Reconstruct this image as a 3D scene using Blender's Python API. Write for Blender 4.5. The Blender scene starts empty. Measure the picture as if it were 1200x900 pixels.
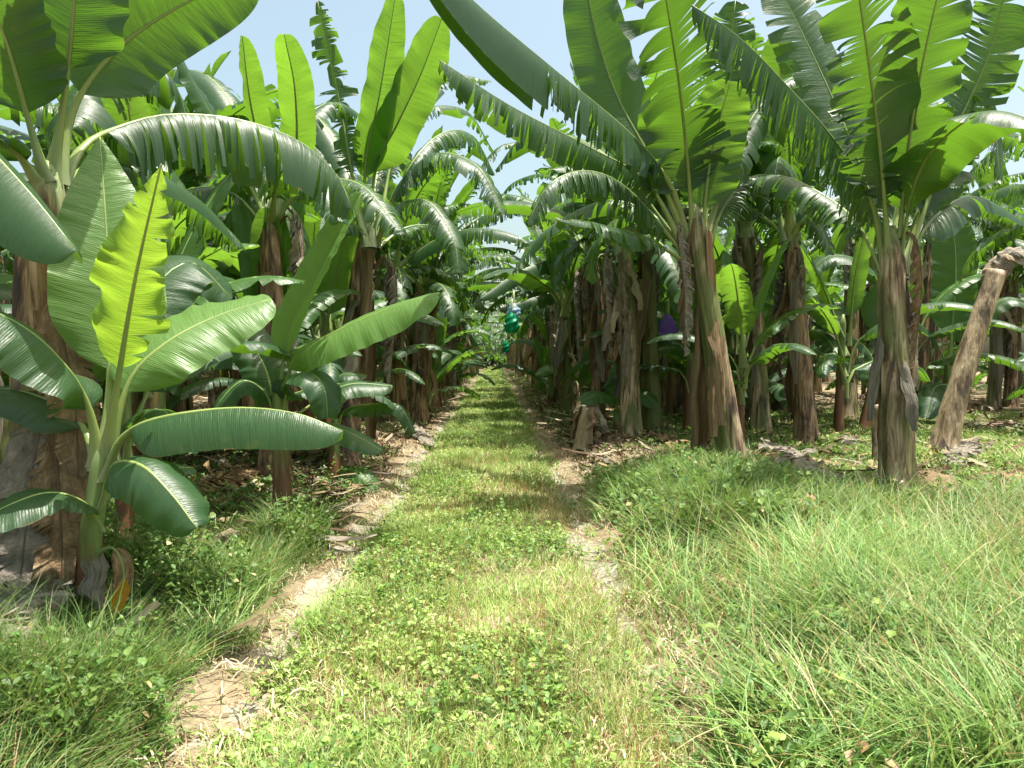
import bpy, math, random
import numpy as np
from mathutils import Vector, Matrix, noise as mnoise

R = math.radians
rnd = random.Random(7)
C = bpy.context.scene.collection
scn = bpy.context.scene

# ------------------------------------------------------------------ camera
FPX = 900.0
CAM = np.array([0.0, 0.0, 1.5])
YAW = math.atan(20 / FPX)      # to the right
PITCH = math.atan(32 / FPX)    # down
fwd = np.array([math.sin(YAW) * math.cos(PITCH), math.cos(YAW) * math.cos(PITCH), -math.sin(PITCH)])
rgt = np.array([math.cos(YAW), -math.sin(YAW), 0.0])
upv = np.cross(rgt, fwd)


def at(px, py, d):
    """world point that lies d metres away along the view at picture point (px, py)"""
    return CAM + d * (fwd + rgt * (px - 600) / FPX + upv * (450 - py) / FPX)


def to_px(p):
    v = np.asarray(p) - CAM
    d = v @ fwd
    return 600 + FPX * (v @ rgt) / d, 450 - FPX * (v @ upv) / d, d


# ------------------------------------------------------------------ ground
def sstep(a, b, x):
    t = np.clip((x - a) / (b - a), 0, 1)
    return t * t * (3 - 2 * t)


_rs = np.random.RandomState(3)
_GN = _rs.rand(64, 64)


def vnoise(x, y):
    x = np.asarray(x, float); y = np.asarray(y, float)
    xi = np.floor(x).astype(int); yi = np.floor(y).astype(int)
    fx = x - xi; fy = y - yi
    fx = fx * fx * (3 - 2 * fx); fy = fy * fy * (3 - 2 * fy)
    g = lambda a, b: _GN[a % 64, b % 64]
    return (g(xi, yi) * (1 - fx) + g(xi + 1, yi) * fx) * (1 - fy) + (g(xi, yi + 1) * (1 - fx) + g(xi + 1, yi + 1) * fx) * fy


RL, RR = -1.1, 0.76


def gz(x, y):
    x = np.asarray(x, float); y = np.asarray(y, float)
    wob = 0.12 * (vnoise(y * 0.35, y * 0 + 3.3) - .5)
    xx = x + wob
    z = 0.17 * sstep(1.35, 2.2, np.abs(xx + 0.17)) 
    z = z - 0.055 * np.exp(-((xx - RL) / 0.2) ** 2) - 0.055 * np.exp(-((xx - RR) / 0.2) ** 2)
    z = z + 0.05 * (vnoise(x * 1.3, y * 1.3) - .5) + 0.035 * (vnoise(x * 4.1 + 9, y * 4.1) - .5)
    far = sstep(60, 160, np.hypot(x, y))
    return z * (1 - far)


def gp(px, py):
    d = 3.0
    for _ in range(60):
        p = at(px, py, d)
        tgt = float(gz(p[0], p[1]))
        dz = p[2] - tgt
        slope = (fwd + rgt * (px - 600) / FPX + upv * (450 - py) / FPX)[2]
        d += -dz / slope * 0.8 if slope < 0 else .1
        d = max(1, min(d, 120))
    p = at(px, py, d)
    return np.array([p[0], p[1], float(gz(p[0], p[1]))]), d


# ------------------------------------------------------------------ mesh helpers
def mesh_np(name, V, faces, mats, midx=None, uv=None, col=None, smooth=True):
    V = np.asarray(V, np.float32)
    me = bpy.data.meshes.new(name)
    if isinstance(faces, np.ndarray):
        n = faces.shape[1]; nf = len(faces)
        loops = faces.reshape(-1); starts = np.arange(nf) * n; totals = np.full(nf, n)
    else:
        totals = np.array([len(f) for f in faces]); starts = np.concatenate([[0], np.cumsum(totals)[:-1]])
        loops = np.fromiter((i for f in faces for i in f), int)
        nf = len(faces)
    me.vertices.add(len(V)); me.vertices.foreach_set('co', V.reshape(-1))
    me.loops.add(len(loops)); me.loops.foreach_set('vertex_index', loops.astype(np.int32))
    me.polygons.add(nf)
    me.polygons.foreach_set('loop_start', starts.astype(np.int32))
    me.polygons.foreach_set('loop_total', totals.astype(np.int32))
    if smooth:
        me.polygons.foreach_set('use_smooth', np.ones(nf, bool))
    for m in (mats if isinstance(mats, (list, tuple)) else [mats]):
        me.materials.append(m)
    if midx is not None:
        me.polygons.foreach_set('material_index', np.asarray(midx, np.int32))
    if uv is not None:
        l = me.uv_layers.new(name='UVMap')
        l.data.foreach_set('uv', np.asarray(uv, np.float32)[loops].reshape(-1))
    if col is not None:
        a = me.color_attributes.new('Col', 'FLOAT_COLOR', 'POINT')
        c4 = np.ones((len(V), 4), np.float32); c4[:, :3] = col
        a.data.foreach_set('color', c4.reshape(-1))
    me.update(); me.validate()
    return me


def link(name, me, parent=None, loc=(0, 0, 0), rot=(0, 0, 0), scale=1.0):
    o = bpy.data.objects.new(name, me)
    C.objects.link(o)
    o.location = loc; o.rotation_euler = rot
    o.scale = (scale,) * 3 if not hasattr(scale, '__len__') else scale
    if parent is not None:
        o.parent = parent
    return o


def tag(o, label, cat, group=None, kind=None):
    if label: o['label'] = label
    if cat: o['category'] = cat
    if group: o['group'] = group
    if kind: o['kind'] = kind
    return o


def empty(name, loc):
    o = bpy.data.objects.new(name, None)
    o.empty_display_size = .2
    C.objects.link(o); o.location = loc
    return o


# ------------------------------------------------------------------ materials
class NT:
    def __init__(s, name):
        s.m = bpy.data.materials.new(name); s.m.use_nodes = True
        s.t = s.m.node_tree; s.t.nodes.clear()
        s.out = s.t.nodes.new('ShaderNodeOutputMaterial')

    def n(s, kind, **kw):
        nd = s.t.nodes.new('ShaderNode' + kind)
        for k, v in kw.items():
            if k.startswith('i_'):
                nd.inputs[int(k[2:])].default_value = v
            else:
                setattr(nd, k, v)
        return nd

    def l(s, a, b):
        s.t.links.new(a, b)

    def val(s, inp, v):
        if hasattr(v, 'is_linked') or hasattr(v, 'links'):
            s.l(v, inp)
        else:
            inp.default_value = v

    def math(s, op, a, b=0.0, c=None, clamp=False):
        nd = s.n('Math', operation=op, use_clamp=clamp)
        s.val(nd.inputs[0], a); s.val(nd.inputs[1], b)
        if c is not None: s.val(nd.inputs[2], c)
        return nd.outputs[0]

    def mixc(s, f, a, b, blend='MIX'):
        nd = s.n('Mix', data_type='RGBA', blend_type=blend)
        s.val(nd.inputs[0], f)
        for i, v in ((6, a), (7, b)):
            if isinstance(v, tuple): nd.inputs[i].default_value = (*v, 1)
            else: s.l(v, nd.inputs[i])
        return nd.outputs[2]

    def ramp(s, f, stops):
        nd = s.n('ValToRGB'); s.l(f, nd.inputs[0])
        e = nd.color_ramp.elements
        while len(e) < len(stops): e.new(.5)
        for el, (p, c) in zip(e, stops):
            el.position = p; el.color = (*c, 1) if isinstance(c, tuple) else (c, c, c, 1)
        return nd.outputs[0]

    def noise(s, vec, scale, detail=3, rough=.55, out=0, dist=0.0):
        nd = s.n('TexNoise'); s.l(vec, nd.inputs['Vector'])
        nd.inputs['Scale'].default_value = scale; nd.inputs['Detail'].default_value = detail
        nd.inputs['Roughness'].default_value = rough; nd.inputs['Distortion'].default_value = dist
        return nd.outputs[out]

    def scaled(s, vec, sc):
        nd = s.n('Mapping'); s.l(vec, nd.inputs[0]); nd.inputs['Scale'].default_value = sc
        return nd.outputs[0]


def leaf_material(name, dark, light, under, trans, tmix=.38, dead=.19, sheen=.5, rough=.36):
    k = NT(name)
    uv = k.n('UVMap').outputs[0]
    info = k.n('ObjectInfo')
    sep = k.n('SeparateXYZ'); k.l(uv, sep.inputs[0])
    u, v = sep.outputs[0], sep.outputs[1]
    comb = k.n('CombineXYZ'); k.l(k.math('MULTIPLY', u, 26.0), comb.inputs[0]); k.l(k.math('MULTIPLY', v, .8), comb.inputs[1]); k.l(k.math('MULTIPLY', info.outputs['Random'], 40.), comb.inputs[2])
    streak = k.noise(comb.outputs[0], 1.0, 4, .65)
    comb2 = k.n('CombineXYZ'); k.l(k.math('MULTIPLY', u, 3.2), comb2.inputs[0]); k.l(k.math('MULTIPLY', v, 1.2), comb2.inputs[1]); k.l(k.math('MULTIPLY', info.outputs['Random'], 17.), comb2.inputs[2])
    blot = k.noise(comb2.outputs[0], 1.0, 3, .6)
    f = k.math('ADD', k.math('MULTIPLY', streak, .6), k.math('MULTIPLY', blot, .75))
    f = k.math('ADD', f, k.math('MULTIPLY', k.math('SUBTRACT', info.outputs['Random'], .5), .55))
    f = k.math('SUBTRACT', f, .22, clamp=True)
    top = k.mixc(f, dark, light)
    comb4 = k.n('CombineXYZ'); k.l(k.math('MULTIPLY', u, 90.0), comb4.inputs[0]); k.l(k.math('MULTIPLY', v, 1.5), comb4.inputs[1]); k.l(k.math('MULTIPLY', info.outputs['Random'], 23.), comb4.inputs[2])
    fine = k.noise(comb4.outputs[0], 1.0, 2, .6)
    top = k.mixc(k.math('MULTIPLY', k.math('SUBTRACT', fine, .46), 1.6, clamp=True), top, tuple(c * 1.45 + .006 for c in light))
    wax = k.noise(k.n('TexCoord').outputs['Object'], 2.6, 4, .6)
    top = k.mixc(k.math('MULTIPLY', k.math('SUBTRACT', wax, .45), 1.5, clamp=True), top, (.034, .062, .042))
    back = k.n('NewGeometry').outputs['Backfacing']
    und = k.mixc(k.math('MULTIPLY', f, .6), under, light)
    colr = k.mixc(back, top, und)
    # dry brown margins and specks
    av = k.math('ABSOLUTE', v)
    comb3 = k.n('CombineXYZ'); k.l(k.math('MULTIPLY', u, 14.), comb3.inputs[0]); k.l(k.math('MULTIPLY', v, 3.), comb3.inputs[1]); k.l(k.math('MULTIPLY', info.outputs['Random'], 91.), comb3.inputs[2])
    dn = k.noise(comb3.outputs[0], 1.0, 4, .6)
    edge = k.math('ADD', k.math('POWER', av, 9.0), k.math('MULTIPLY', k.math('SUBTRACT', dn, .62), 1.6))
    edge = k.math('MULTIPLY', k.math('SUBTRACT', edge, 1.0 - dead), 6.0, clamp=True)
    colr = k.mixc(edge, colr, (.30, .20, .085))
    yel = k.math('MULTIPLY', k.math('SUBTRACT', k.noise(comb2.outputs[0], 2.3, 2), .66), 3.0, clamp=True)
    colr = k.mixc(k.math('MULTIPLY', yel, .7 if dead > .05 else .2), colr, (.20, .19, .03))
    spk = k.noise(k.n('TexCoord').outputs['Object'], 38.0, 2)
    colr = k.mixc(k.math('MULTIPLY', k.math('SUBTRACT', spk, .69), 9.0, clamp=True), colr, (.09, .06, .02))
    tcol = k.mixc(f, tuple(c * .75 for c in trans), trans)
    tcol = k.mixc(edge, tcol, (.25, .15, .05))
    # vein relief
    vein = k.math('SINE', k.math('ADD', k.math('MULTIPLY', u, 560.0), k.math('MULTIPLY', streak, 9.0)))
    hgt = k.math('ADD', k.math('MULTIPLY', vein, .07), k.math('MULTIPLY', streak, 2.6))
    bmp = k.n('Bump'); bmp.inputs['Strength'].default_value = .4; bmp.inputs['Distance'].default_value = .008
    k.l(hgt, bmp.inputs['Height'])
    p = k.n('BsdfPrincipled'); k.l(colr, p.inputs['Base Color']); k.l(bmp.outputs[0], p.inputs['Normal'])
    k.l(k.math('ADD', k.math('MULTIPLY', blot, .22), rough - .1), p.inputs['Roughness'])
    p.inputs['Specular IOR Level'].default_value = sheen
    tr = k.n('BsdfTranslucent'); k.l(tcol, tr.inputs[0]); k.l(bmp.outputs[0], tr.inputs['Normal'])
    mx = k.n('MixShader'); mx.inputs[0].default_value = tmix
    k.l(p.outputs[0], mx.inputs[1]); k.l(tr.outputs[0], mx.inputs[2]); k.l(mx.outputs[0], k.out.inputs[0])
    return k.m


M = {}
M['leaf'] = leaf_material('banana_leaf', (.004, .022, .012), (.024, .070, .030), (.034, .078, .030), (.17, .37, .022), sheen=.55, rough=.40)
M['leaf_young'] = leaf_material('young_leaf', (.012, .050, .015), (.042, .112, .028), (.055, .125, .034), (.24, .47, .035), tmix=.43, dead=.04)
M['leaf_bright'] = leaf_material('newest_leaf', (.10, .21, .018), (.18, .32, .03), (.15, .27, .04), (.36, .57, .045), tmix=.48, dead=.0)


def midrib_material():
    k = NT('midrib')
    tc = k.n('TexCoord').outputs['Object']
    f = k.noise(tc, 5.0, 3)
    c = k.mixc(f, (.11, .18, .04), (.27, .33, .10))
    uvs = k.n('SeparateXYZ'); k.l(k.n('UVMap').outputs[0], uvs.inputs[0])
    lowf = k.math('SUBTRACT', 1.0, k.math('MULTIPLY', uvs.outputs[1], 7.0), clamp=True)
    c = k.mixc(lowf, c, k.mixc(k.noise(k.scaled(tc, (30, 30, 5)), 1.0, 3), (.11, .15, .05), (.30, .34, .18)))
    p = k.n('BsdfPrincipled'); k.l(c, p.inputs['Base Color']); p.inputs['Roughness'].default_value = .38
    k.l(p.outputs[0], k.out.inputs[0])
    return k.m


M['leaf_pale_lit'] = leaf_material('pale_lit_leaf', (.07, .17, .04), (.14, .27, .07), (.12, .23, .06), (.28, .50, .05), tmix=.42, dead=.02)  # light green leaf, with the sun on its top painted into the colour
M['leaf_yellow'] = leaf_material('yellowing_leaf', (.30, .13, .008), (.52, .27, .02), (.42, .20, .015), (.55, .30, .01), tmix=.3, dead=.35, sheen=.2)
M['rib'] = midrib_material()


def dry_material(name, a, b, c, tmix=.12):
    k = NT(name)
    uv = k.n('UVMap').outputs[0]
    info = k.n('ObjectInfo')
    add = k.n('VectorMath', operation='ADD'); k.l(k.scaled(uv, (9, 2.2, 1)), add.inputs[0]); k.l(info.outputs['Random'], add.inputs[1])
    n1 = k.noise(add.outputs[0], 1.3, 5, .65)
    col = k.ramp(n1, [(.28, a), (.5, b), (.72, c)])
    col = k.mixc(k.math('MULTIPLY', info.outputs['Random'], .45), col, (.16, .13, .105))
    bmp = k.n('Bump'); bmp.inputs['Strength'].default_value = .8; bmp.inputs['Distance'].default_value = .02
    k.l(k.noise(k.scaled(uv, (40, 6, 1)), 1.0, 4), bmp.inputs['Height'])
    p = k.n('BsdfPrincipled'); k.l(col, p.inputs['Base Color']); p.inputs['Roughness'].default_value = .8
    p.inputs['Specular IOR Level'].default_value = .25
    k.l(bmp.outputs[0], p.inputs['Normal'])
    tr = k.n('BsdfTranslucent'); k.l(col, tr.inputs[0])
    mx = k.n('MixShader'); mx.inputs[0].default_value = tmix
    k.l(p.outputs[0], mx.inputs[1]); k.l(tr.outputs[0], mx.inputs[2]); k.l(mx.outputs[0], k.out.inputs[0])
    return k.m


M['dry'] = dry_material('dry_leaf', (.08, .045, .022), (.24, .15, .075), (.42, .30, .17))
M['dry_grey'] = dry_material('grey_dry_leaf', (.10, .085, .07), (.24, .21, .17), (.42, .37, .30))
M['dry_pale'] = dry_material('pale_dry_sheath', (.26, .19, .115), (.42, .33, .22), (.55, .46, .33))
M['dry_yellow'] = dry_material('yellowed_leaf', (.10, .045, .012), (.48, .22, .02), (.62, .36, .03), .3)


def stem_material(name, green, browns, neck=True):
    k = NT(name)
    tc = k.n('TexCoord').outputs['Object']
    info = k.n('ObjectInfo')
    off = k.n('VectorMath', operation='ADD'); k.l(tc, off.inputs[0])
    sc = k.n('VectorMath', operation='SCALE'); k.l(info.outputs['Location'], sc.inputs[0]); sc.inputs['Scale'].default_value = 1.37
    k.l(sc.outputs[0], off.inputs[1])
    v = off.outputs[0]
    str_ = k.noise(k.scaled(v, (8, 8, 1.1)), 1.0, 6, .66, dist=.9)
    big = k.noise(k.scaled(v, (3.4, 3.4, .8)), 1.0, 3, .55, dist=.6)
    fib = k.noise(k.scaled(v, (60, 60, 2.2)), 1.0, 3, .6)
    a, b, c, d = browns
    br = k.ramp(str_, [(.37, a), (.445, b), (.50, c), (.575, d)])
    br = k.mixc(k.math('MULTIPLY', k.math('SUBTRACT', fib, .38), 2.2, clamp=True), br, tuple(x * .5 for x in b))
    gmask = k.math('MULTIPLY', k.math('SUBTRACT', big, .53 - green), 9.0, clamp=True)
    gr = k.mixc(str_, (.035, .05, .012), (.20, .21, .06))
    col = k.mixc(gmask, br, gr)
    blk = k.noise(k.scaled(v, (4.5, 4.5, 2.0)), 1.0, 3, .6)
    bm = k.math('MULTIPLY', k.math('SUBTRACT', blk, .55), 9.0, clamp=True)
    col = k.mixc(k.math('MULTIPLY', bm, .8), col, (.028, .017, .011))
    # fresh pale green sheaths towards the neck (UV y runs 0 at the ground, 1 at the neck)
    uvs = k.n('SeparateXYZ'); k.l(k.n('UVMap').outputs[0], uvs.inputs[0])
    nk = k.math('ADD', uvs.outputs[1], k.math('MULTIPLY', k.math('SUBTRACT', str_, .5), .35))
    nk = k.math('MULTIPLY', k.math('SUBTRACT', nk, .88), 9.0, clamp=True)
    if not neck: nk = 0.0
    col = k.mixc(nk, col, k.mixc(fib, (.20, .26, .09), (.36, .42, .20)))
    bmp = k.n('Bump'); bmp.inputs['Strength'].default_value = .9; bmp.inputs['Distance'].default_value = .025
    k.l(k.math('ADD', k.math('MULTIPLY', str_, 1.0), k.math('MULTIPLY', fib, .3)), bmp.inputs['Height'])
    p = k.n('BsdfPrincipled'); k.l(col, p.inputs['Base Color']); k.l(bmp.outputs[0], p.inputs['Normal'])
    p.inputs['Roughness'].default_value = .62
    k.l(p.outputs[0], k.out.inputs[0])
    return k.m


BR1 = ((.024, .015, .010), (.14, .082, .045), (.37, .255, .145), (.57, .44, .29))  # sheath browns; the two lightest tans have a sunlit look put into the colour
BR3 = ((.12, .08, .046), (.29, .205, .12), (.42, .315, .19), (.54, .42, .28))
BR2 = ((.018, .011, .008), (.085, .046, .024), (.23, .132, .070), (.40, .275, .165))
M['stem'] = stem_material('pseudostem_bark', .05, BR1)
M['stem_brown'] = stem_material('brown_pseudostem_bark', -.12, BR2)
M['stem_tan'] = stem_material('tan_cut_stem_bark', -.2, BR3, False)
M['stem_green'] = stem_material('green_pseudostem_bark', .22, BR1)


def sucker_stem_material():
    k = NT('sucker_stem')
    tc = k.n('TexCoord').outputs['Object']
    s1 = k.noise(k.scaled(tc, (16, 16, 1.4)), 1.0, 4, .6)
    uvs = k.n('SeparateXYZ'); k.l(k.n('UVMap').outputs[0], uvs.inputs[0])
    f = k.math('ADD', uvs.outputs[1], k.math('MULTIPLY', k.math('SUBTRACT', s1, .5), .9))
    lo = k.mixc(s1, (.05, .022, .012), (.22, .09, .035))
    hi = k.mixc(s1, (.07, .12, .028), (.20, .27, .09))
    c = k.mixc(k.math('MULTIPLY', k.math('SUBTRACT', f, .38), 4, clamp=True), lo, hi)
    p = k.n('BsdfPrincipled'); k.l(c, p.inputs['Base Color']); p.inputs['Roughness'].default_value = .45
    k.l(p.outputs[0], k.out.inputs[0])
    return k.m


M['sucker'] = sucker_stem_material()


def bag_material(name, col, alpha_t=.5):
    k = NT(name)
    tc = k.n('TexCoord').outputs['Object']
    f = k.noise(k.scaled(tc, (14, 14, 4)), 1.0, 3)
    c = k.mixc(f, tuple(x * .6 for x in col), col)
    bmp = k.n('Bump'); bmp.inputs['Strength'].default_value = .7; bmp.inputs['Distance'].default_value = .03; k.l(f, bmp.inputs['Height'])
    p = k.n('BsdfPrincipled'); k.l(c, p.inputs['Base Color']); p.inputs['Roughness'].default_value = .3
    k.l(bmp.outputs[0], p.inputs['Normal'])
    tr = k.n('BsdfTranslucent'); k.l(c, tr.inputs[0])
    mx = k.n('MixShader'); mx.inputs[0].default_value = alpha_t
    k.l(p.outputs[0], mx.inputs[1]); k.l(tr.outputs[0], mx.inputs[2]); k.l(mx.outputs[0], k.out.inputs[0])
    return k.m


M['bag_green'] = bag_material('green_plastic', (.01, .42, .20))
M['bag_purple'] = bag_material('purple_plastic', (.36, .20, .80), .6)
M['bag_blue'] = bag_material('pale_blue_plastic', (.48, .66, .85))
M['bag_teal'] = bag_material('teal_plastic', (.10, .36, .42))
M['bag_white'] = bag_material('white_plastic', (.68, .78, .86))


def grass_material():
    k = NT('grass_blades')
    a = k.n('Attribute', attribute_name='Col').outputs['Color']
    p = k.n('BsdfPrincipled'); k.l(a, p.inputs['Base Color']); p.inputs['Roughness'].default_value = .5
    p.inputs['Specular IOR Level'].default_value = .35
    tr = k.n('BsdfTranslucent'); k.l(k.mixc(.35, a, (.30, .45, .05)), tr.inputs[0])
    mx = k.n('MixShader'); mx.inputs[0].default_value = .35
    k.l(p.outputs[0], mx.inputs[1]); k.l(tr.outputs[0], mx.inputs[2]); k.l(mx.outputs[0], k.out.inputs[0])
    return k.m


M['grass'] = grass_material()


def litter_material():
    k = NT('litter')
    a = k.n('Attribute', attribute_name='Col').outputs['Color']
    p = k.n('BsdfPrincipled'); k.l(a, p.inputs['Base Color']); p.inputs['Roughness'].default_value = .8
    p.inputs['Specular IOR Level'].default_value = .2
    k.l(p.outputs[0], k.out.inputs[0])
    return k.m


M['litter'] = litter_material()


def soil_material(name, stops, spec):
    k = NT(name)
    g = k.n('NewGeometry').outputs['Position']
    n1 = k.noise(g, 1.1, 5, .6)
    n2 = k.noise(g, 22.0, 4, .65)
    n3 = k.noise(g, 90.0, 2, .6)
    f = k.math('ADD', k.math('MULTIPLY', n1, .55), k.math('MULTIPLY', n2, .45))
    c = k.ramp(f, stops)
    c = k.mixc(k.math('MULTIPLY', k.math('SUBTRACT', n3, .56), spec, clamp=True), c, (.10, .075, .05))
    bmp = k.n('Bump'); bmp.inputs['Strength'].default_value = .9; bmp.inputs['Distance'].default_value = .03
    k.l(k.math('ADD', n2, k.math('MULTIPLY', n3, .4)), bmp.inputs['Height'])
    p = k.n('BsdfPrincipled'); k.l(c, p.inputs['Base Color']); p.inputs['Roughness'].default_value = .95
    p.inputs['Specular IOR Level'].default_value = .1
    k.l(bmp.outputs[0], p.inputs['Normal']); k.l(p.outputs[0], k.out.inputs[0])
    return k.m


M['soil'] = soil_material('plantation_soil', [(.30, (.10, .075, .045)), (.46, (.20, .155, .095)), (.60, (.29, .235, .155)), (.75, (.36, .30, .21))], 3.0)
M['dirt'] = soil_material('bare_track_dirt', [(.30, (.19, .155, .11)), (.48, (.29, .262, .205)), (.70, (.37, .342, .275))], 2.6)


# ------------------------------------------------------------------ leaf builder
def catmull(P, n):
    P = np.asarray(P, float)
    E = np.vstack([2 * P[0] - P[1], P, 2 * P[-1] - P[-2]])
    out = []
    for i in range(len(P) - 1):
        p0, p1, p2, p3 = E[i:i + 4]
        for t in np.linspace(0, 1, 24, endpoint=False):
            out.append(.5 * ((2 * p1) + (-p0 + p2) * t + (2 * p0 - 5 * p1 + 4 * p2 - p3) * t * t + (-p0 + 3 * p1 - 3 * p2 + p3) * t ** 3))
    out.append(P[-1])
    out = np.array(out)
    s = np.concatenate([[0], np.cumsum(np.linalg.norm(np.diff(out, axis=0), axis=1))])
    q = np.linspace(0, s[-1], n)
    return np.stack([np.interp(q, s, out[:, k]) for k in range(3)], 1), s[-1]


def unit(v):
    return v / (np.linalg.norm(v, axis=-1, keepdims=True) + 1e-9)


def blade_profile(s, pointed=False):
    s = np.clip(s, 0, 1)
    if pointed:
        a = np.sqrt(np.clip(1 - (1 - np.minimum(s, .22) / .22) ** 2, 0, 1))
        return np.maximum(a * np.clip(1 - (np.maximum(s - .3, 0) / .7) ** 1.7, 0, 1), .004)
    a = np.sqrt(np.clip(1 - (1 - np.minimum(s, .16) / .16) ** 2, 0, 1))
    b = np.sqrt(np.clip(1 - (np.maximum(s - .45, 0) / .55) ** 2.5, 0, 1))
    return np.maximum(a * b, .004)


def leaf_arrays(P, N0, hw, pet=.16, fold=14, droop=45, tear=0.0, hang=0.0, tang=16, sweep=.28, ripple=7, nt=56, nl=5,
                seed=0, r0=.03, r1=.004, twist=0, hwl=None, ragged=.10, crumple=0.0, fold2=None, hang2=None, pointed=False, trange=(0, 1)):
    """returns lamina (V,F,UV) and midrib (V,F). hw is the half width, hwl that of the second side."""
    rg = random.Random(seed)
    X, L = catmull(P, 160)
    ts = np.linspace(0, 1, 160)
    T = unit(np.gradient(X, axis=0))
    N0 = np.broadcast_to(np.asarray(N0, float), T.shape)
    S = unit(np.cross(T, N0))
    N = unit(np.cross(S, T))
    if twist:
        a = np.radians(twist) * ts[:, None]
        S, N = S * np.cos(a) + N * np.sin(a), N * np.cos(a) - S * np.sin(a)
    interp = lambda A, t: np.array([np.interp(t, ts, A[:, k]) for k in range(3)])
    V, F, UV = [], [], []
    ph = rg.uniform(0, 6.28)
    down = np.array([0, 0, -1.0])
    rib = lambda t: r1 + (r0 - r1) * (1 - t) ** 1.4
    for side in (1, -1):
        W = hw if side == 1 or hwl is None else hwl
        fo = fold if side == 1 or fold2 is None else fold2
        hgm = hang if side == 1 or hang2 is None else hang2
        cuts = [0.0]
        if tear > 0:
            s = 0
            while True:
                loc_t = tear * (.35 + 1.3 * vn1(s * 3 + seed * 3.7 + side * 9))
                s += max(.006, rg.paretovariate(1.5) * .014 / max(loc_t, .04) * (.6 if tear > .5 else 1))
                if s > .97: break
                if trange[0] < s < trange[1]: cuts.append(s)
        cuts.append(1.0)
        for a, b in zip(cuts[:-1], cuts[1:]):
            nc = max(2, int(round((b - a) * nt)) + 1)
            long_ = b - a > .2
            dA = math.radians(rg.gauss(0, tang) + (rg.choice((-1, 1)) * tang * 2.2 if rg.random() < .12 else 0) if tear > 0 and not long_ else 0)
            hg = hgm * rg.uniform(.7, 1.0)
            v0 = rg.uniform(.0, .15) if tear > .5 else rg.uniform(.02, .5)
            if tear > .5 and rg.random() < .12: hg = min(1.0, hg + .5)
            hexp = .28 if hgm > .85 else .55
            tw = rg.gauss(0, .5) if tear > 0 and not long_ else 0
            wm = 1 - abs(rg.gauss(0, ragged)) - (rg.uniform(.15, .6) if tear > .5 and rg.random() < .08 else 0) if tear > 0 else 1
            wm = max(wm, .25)
            gshr = rg.uniform(.06, .42) if tear > 0 and not long_ else 0
            sc = (a + b) / 2
            base_i = len(V)
            for ci in range(nc):
                s = a + (b - a) * ci / (nc - 1)
                t = pet + (1 - pet) * s
                p = interp(X, t); Tt = interp(T, t); St = interp(S, t) * side; Nt = interp(N, t)
                w = W * float(blade_profile(np.array(s), pointed)) * wm
                p = p + St * rib(t) * .6
                V.append(p.copy()); UV.append((t * L + seed * .37, 0.0))
                for j in range(1, nl + 1):
                    v = (j - .5) / nl
                    sm = min(1, max(0, (v - v0) / max(1e-3, 1 - v0)))
                    phi = math.radians(fo - droop * v) + dA * sm + math.radians(ripple) * math.sin(s * 21 + ph + side + 5 * vn1(s * 5 + seed)) * v * (.3 + 1.3 * vn1(s * 6 + seed * 2 + side)) \
                        + math.radians(ripple * .6) * math.sin(s * 47 + ph * 2 + side * 2 + 6 * vn1(s * 9 + seed)) * v
                    if crumple:
                        phi += crumple * (vn1(s * 17 + j * 2.3 + seed) - .5) * 2.5
                    phi += tw * sm * (s - sc) / max(b - a, .01) * .8
                    d = St * math.cos(phi) + Nt * math.sin(phi) + Tt * sweep
                    if hg:
                        kk = hg * v ** hexp
                        d = d / np.linalg.norm(d) * (1 - kk) + down * kk
                    d = d / (np.linalg.norm(d) + 1e-9)
                    p = p + d * w / nl
                    q = p
                    if gshr:
                        q = p + Tt * (sc - s) * (1 - pet) * L * gshr * sm
                    V.append(q.copy()); UV.append((t * L + seed * .37, side * j / nl))
            for ci in range(nc - 1):
                for j in range(nl):
                    i0 = base_i + ci * (nl + 1) + j; i1 = i0 + nl + 1
                    f = (i0, i0 + 1, i1 + 1, i1)
                    F.append(f if side == -1 else f[::-1])
    V = np.array(V); UV = np.array(UV)
    # rib tube
    n = max(10, nt // 3); ns = 7
    RV, RF = [], []
    for i in range(n):
        t = i / (n - 1)
        p = interp(X, t); St = interp(S, t); Nt = interp(N, t)
        r = rib(t)
        wide = 1.0 + .5 * max(0, 1 - t / .25) + 1.5 * math.exp(-t / .06)
        for kx in range(ns):
            an = 2 * math.pi * kx / ns
            RV.append(p + St * math.cos(an) * r * wide + Nt * (math.sin(an) * r * .8 - r * .35))
    for i in range(n - 1):
        for kx in range(ns):
            a0 = i * ns + kx; a1 = i * ns + (kx + 1) % ns
            RF.append((a0, a1, a1 + ns, a0 + ns))
    RF.append(tuple(range((n - 1) * ns, n * ns)))
    RUV = np.array([(kx / ns, i / (n - 1)) for i in range(n) for kx in range(ns)])
    return V, F, UV, np.array(RV), RF, RUV


_vt = [random.Random(11).random() for _ in range(512)]
_vr = random.Random(11); _vt = [_vr.random() for _ in range(512)]


def vn1(x):
    i = math.floor(x); f = x - i; f = f * f * (3 - 2 * f)
    return _vt[i % 512] * (1 - f) + _vt[(i + 1) % 512] * f


def leaf_mesh(name, mat, rib_mat=None, **kw):
    V, F, UV, RV, RF, RUV = leaf_arrays(**kw)
    n = len(V)
    V2 = np.vstack([V, RV]); F2 = F + [tuple(i + n for i in f) for f in RF]
    uv = np.vstack([UV, RUV])
    mi = [0] * len(F) + [1] * len(RF)
    return mesh_np(name, V2, F2, [mat, rib_mat or M['rib']], mi, uv)


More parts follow.
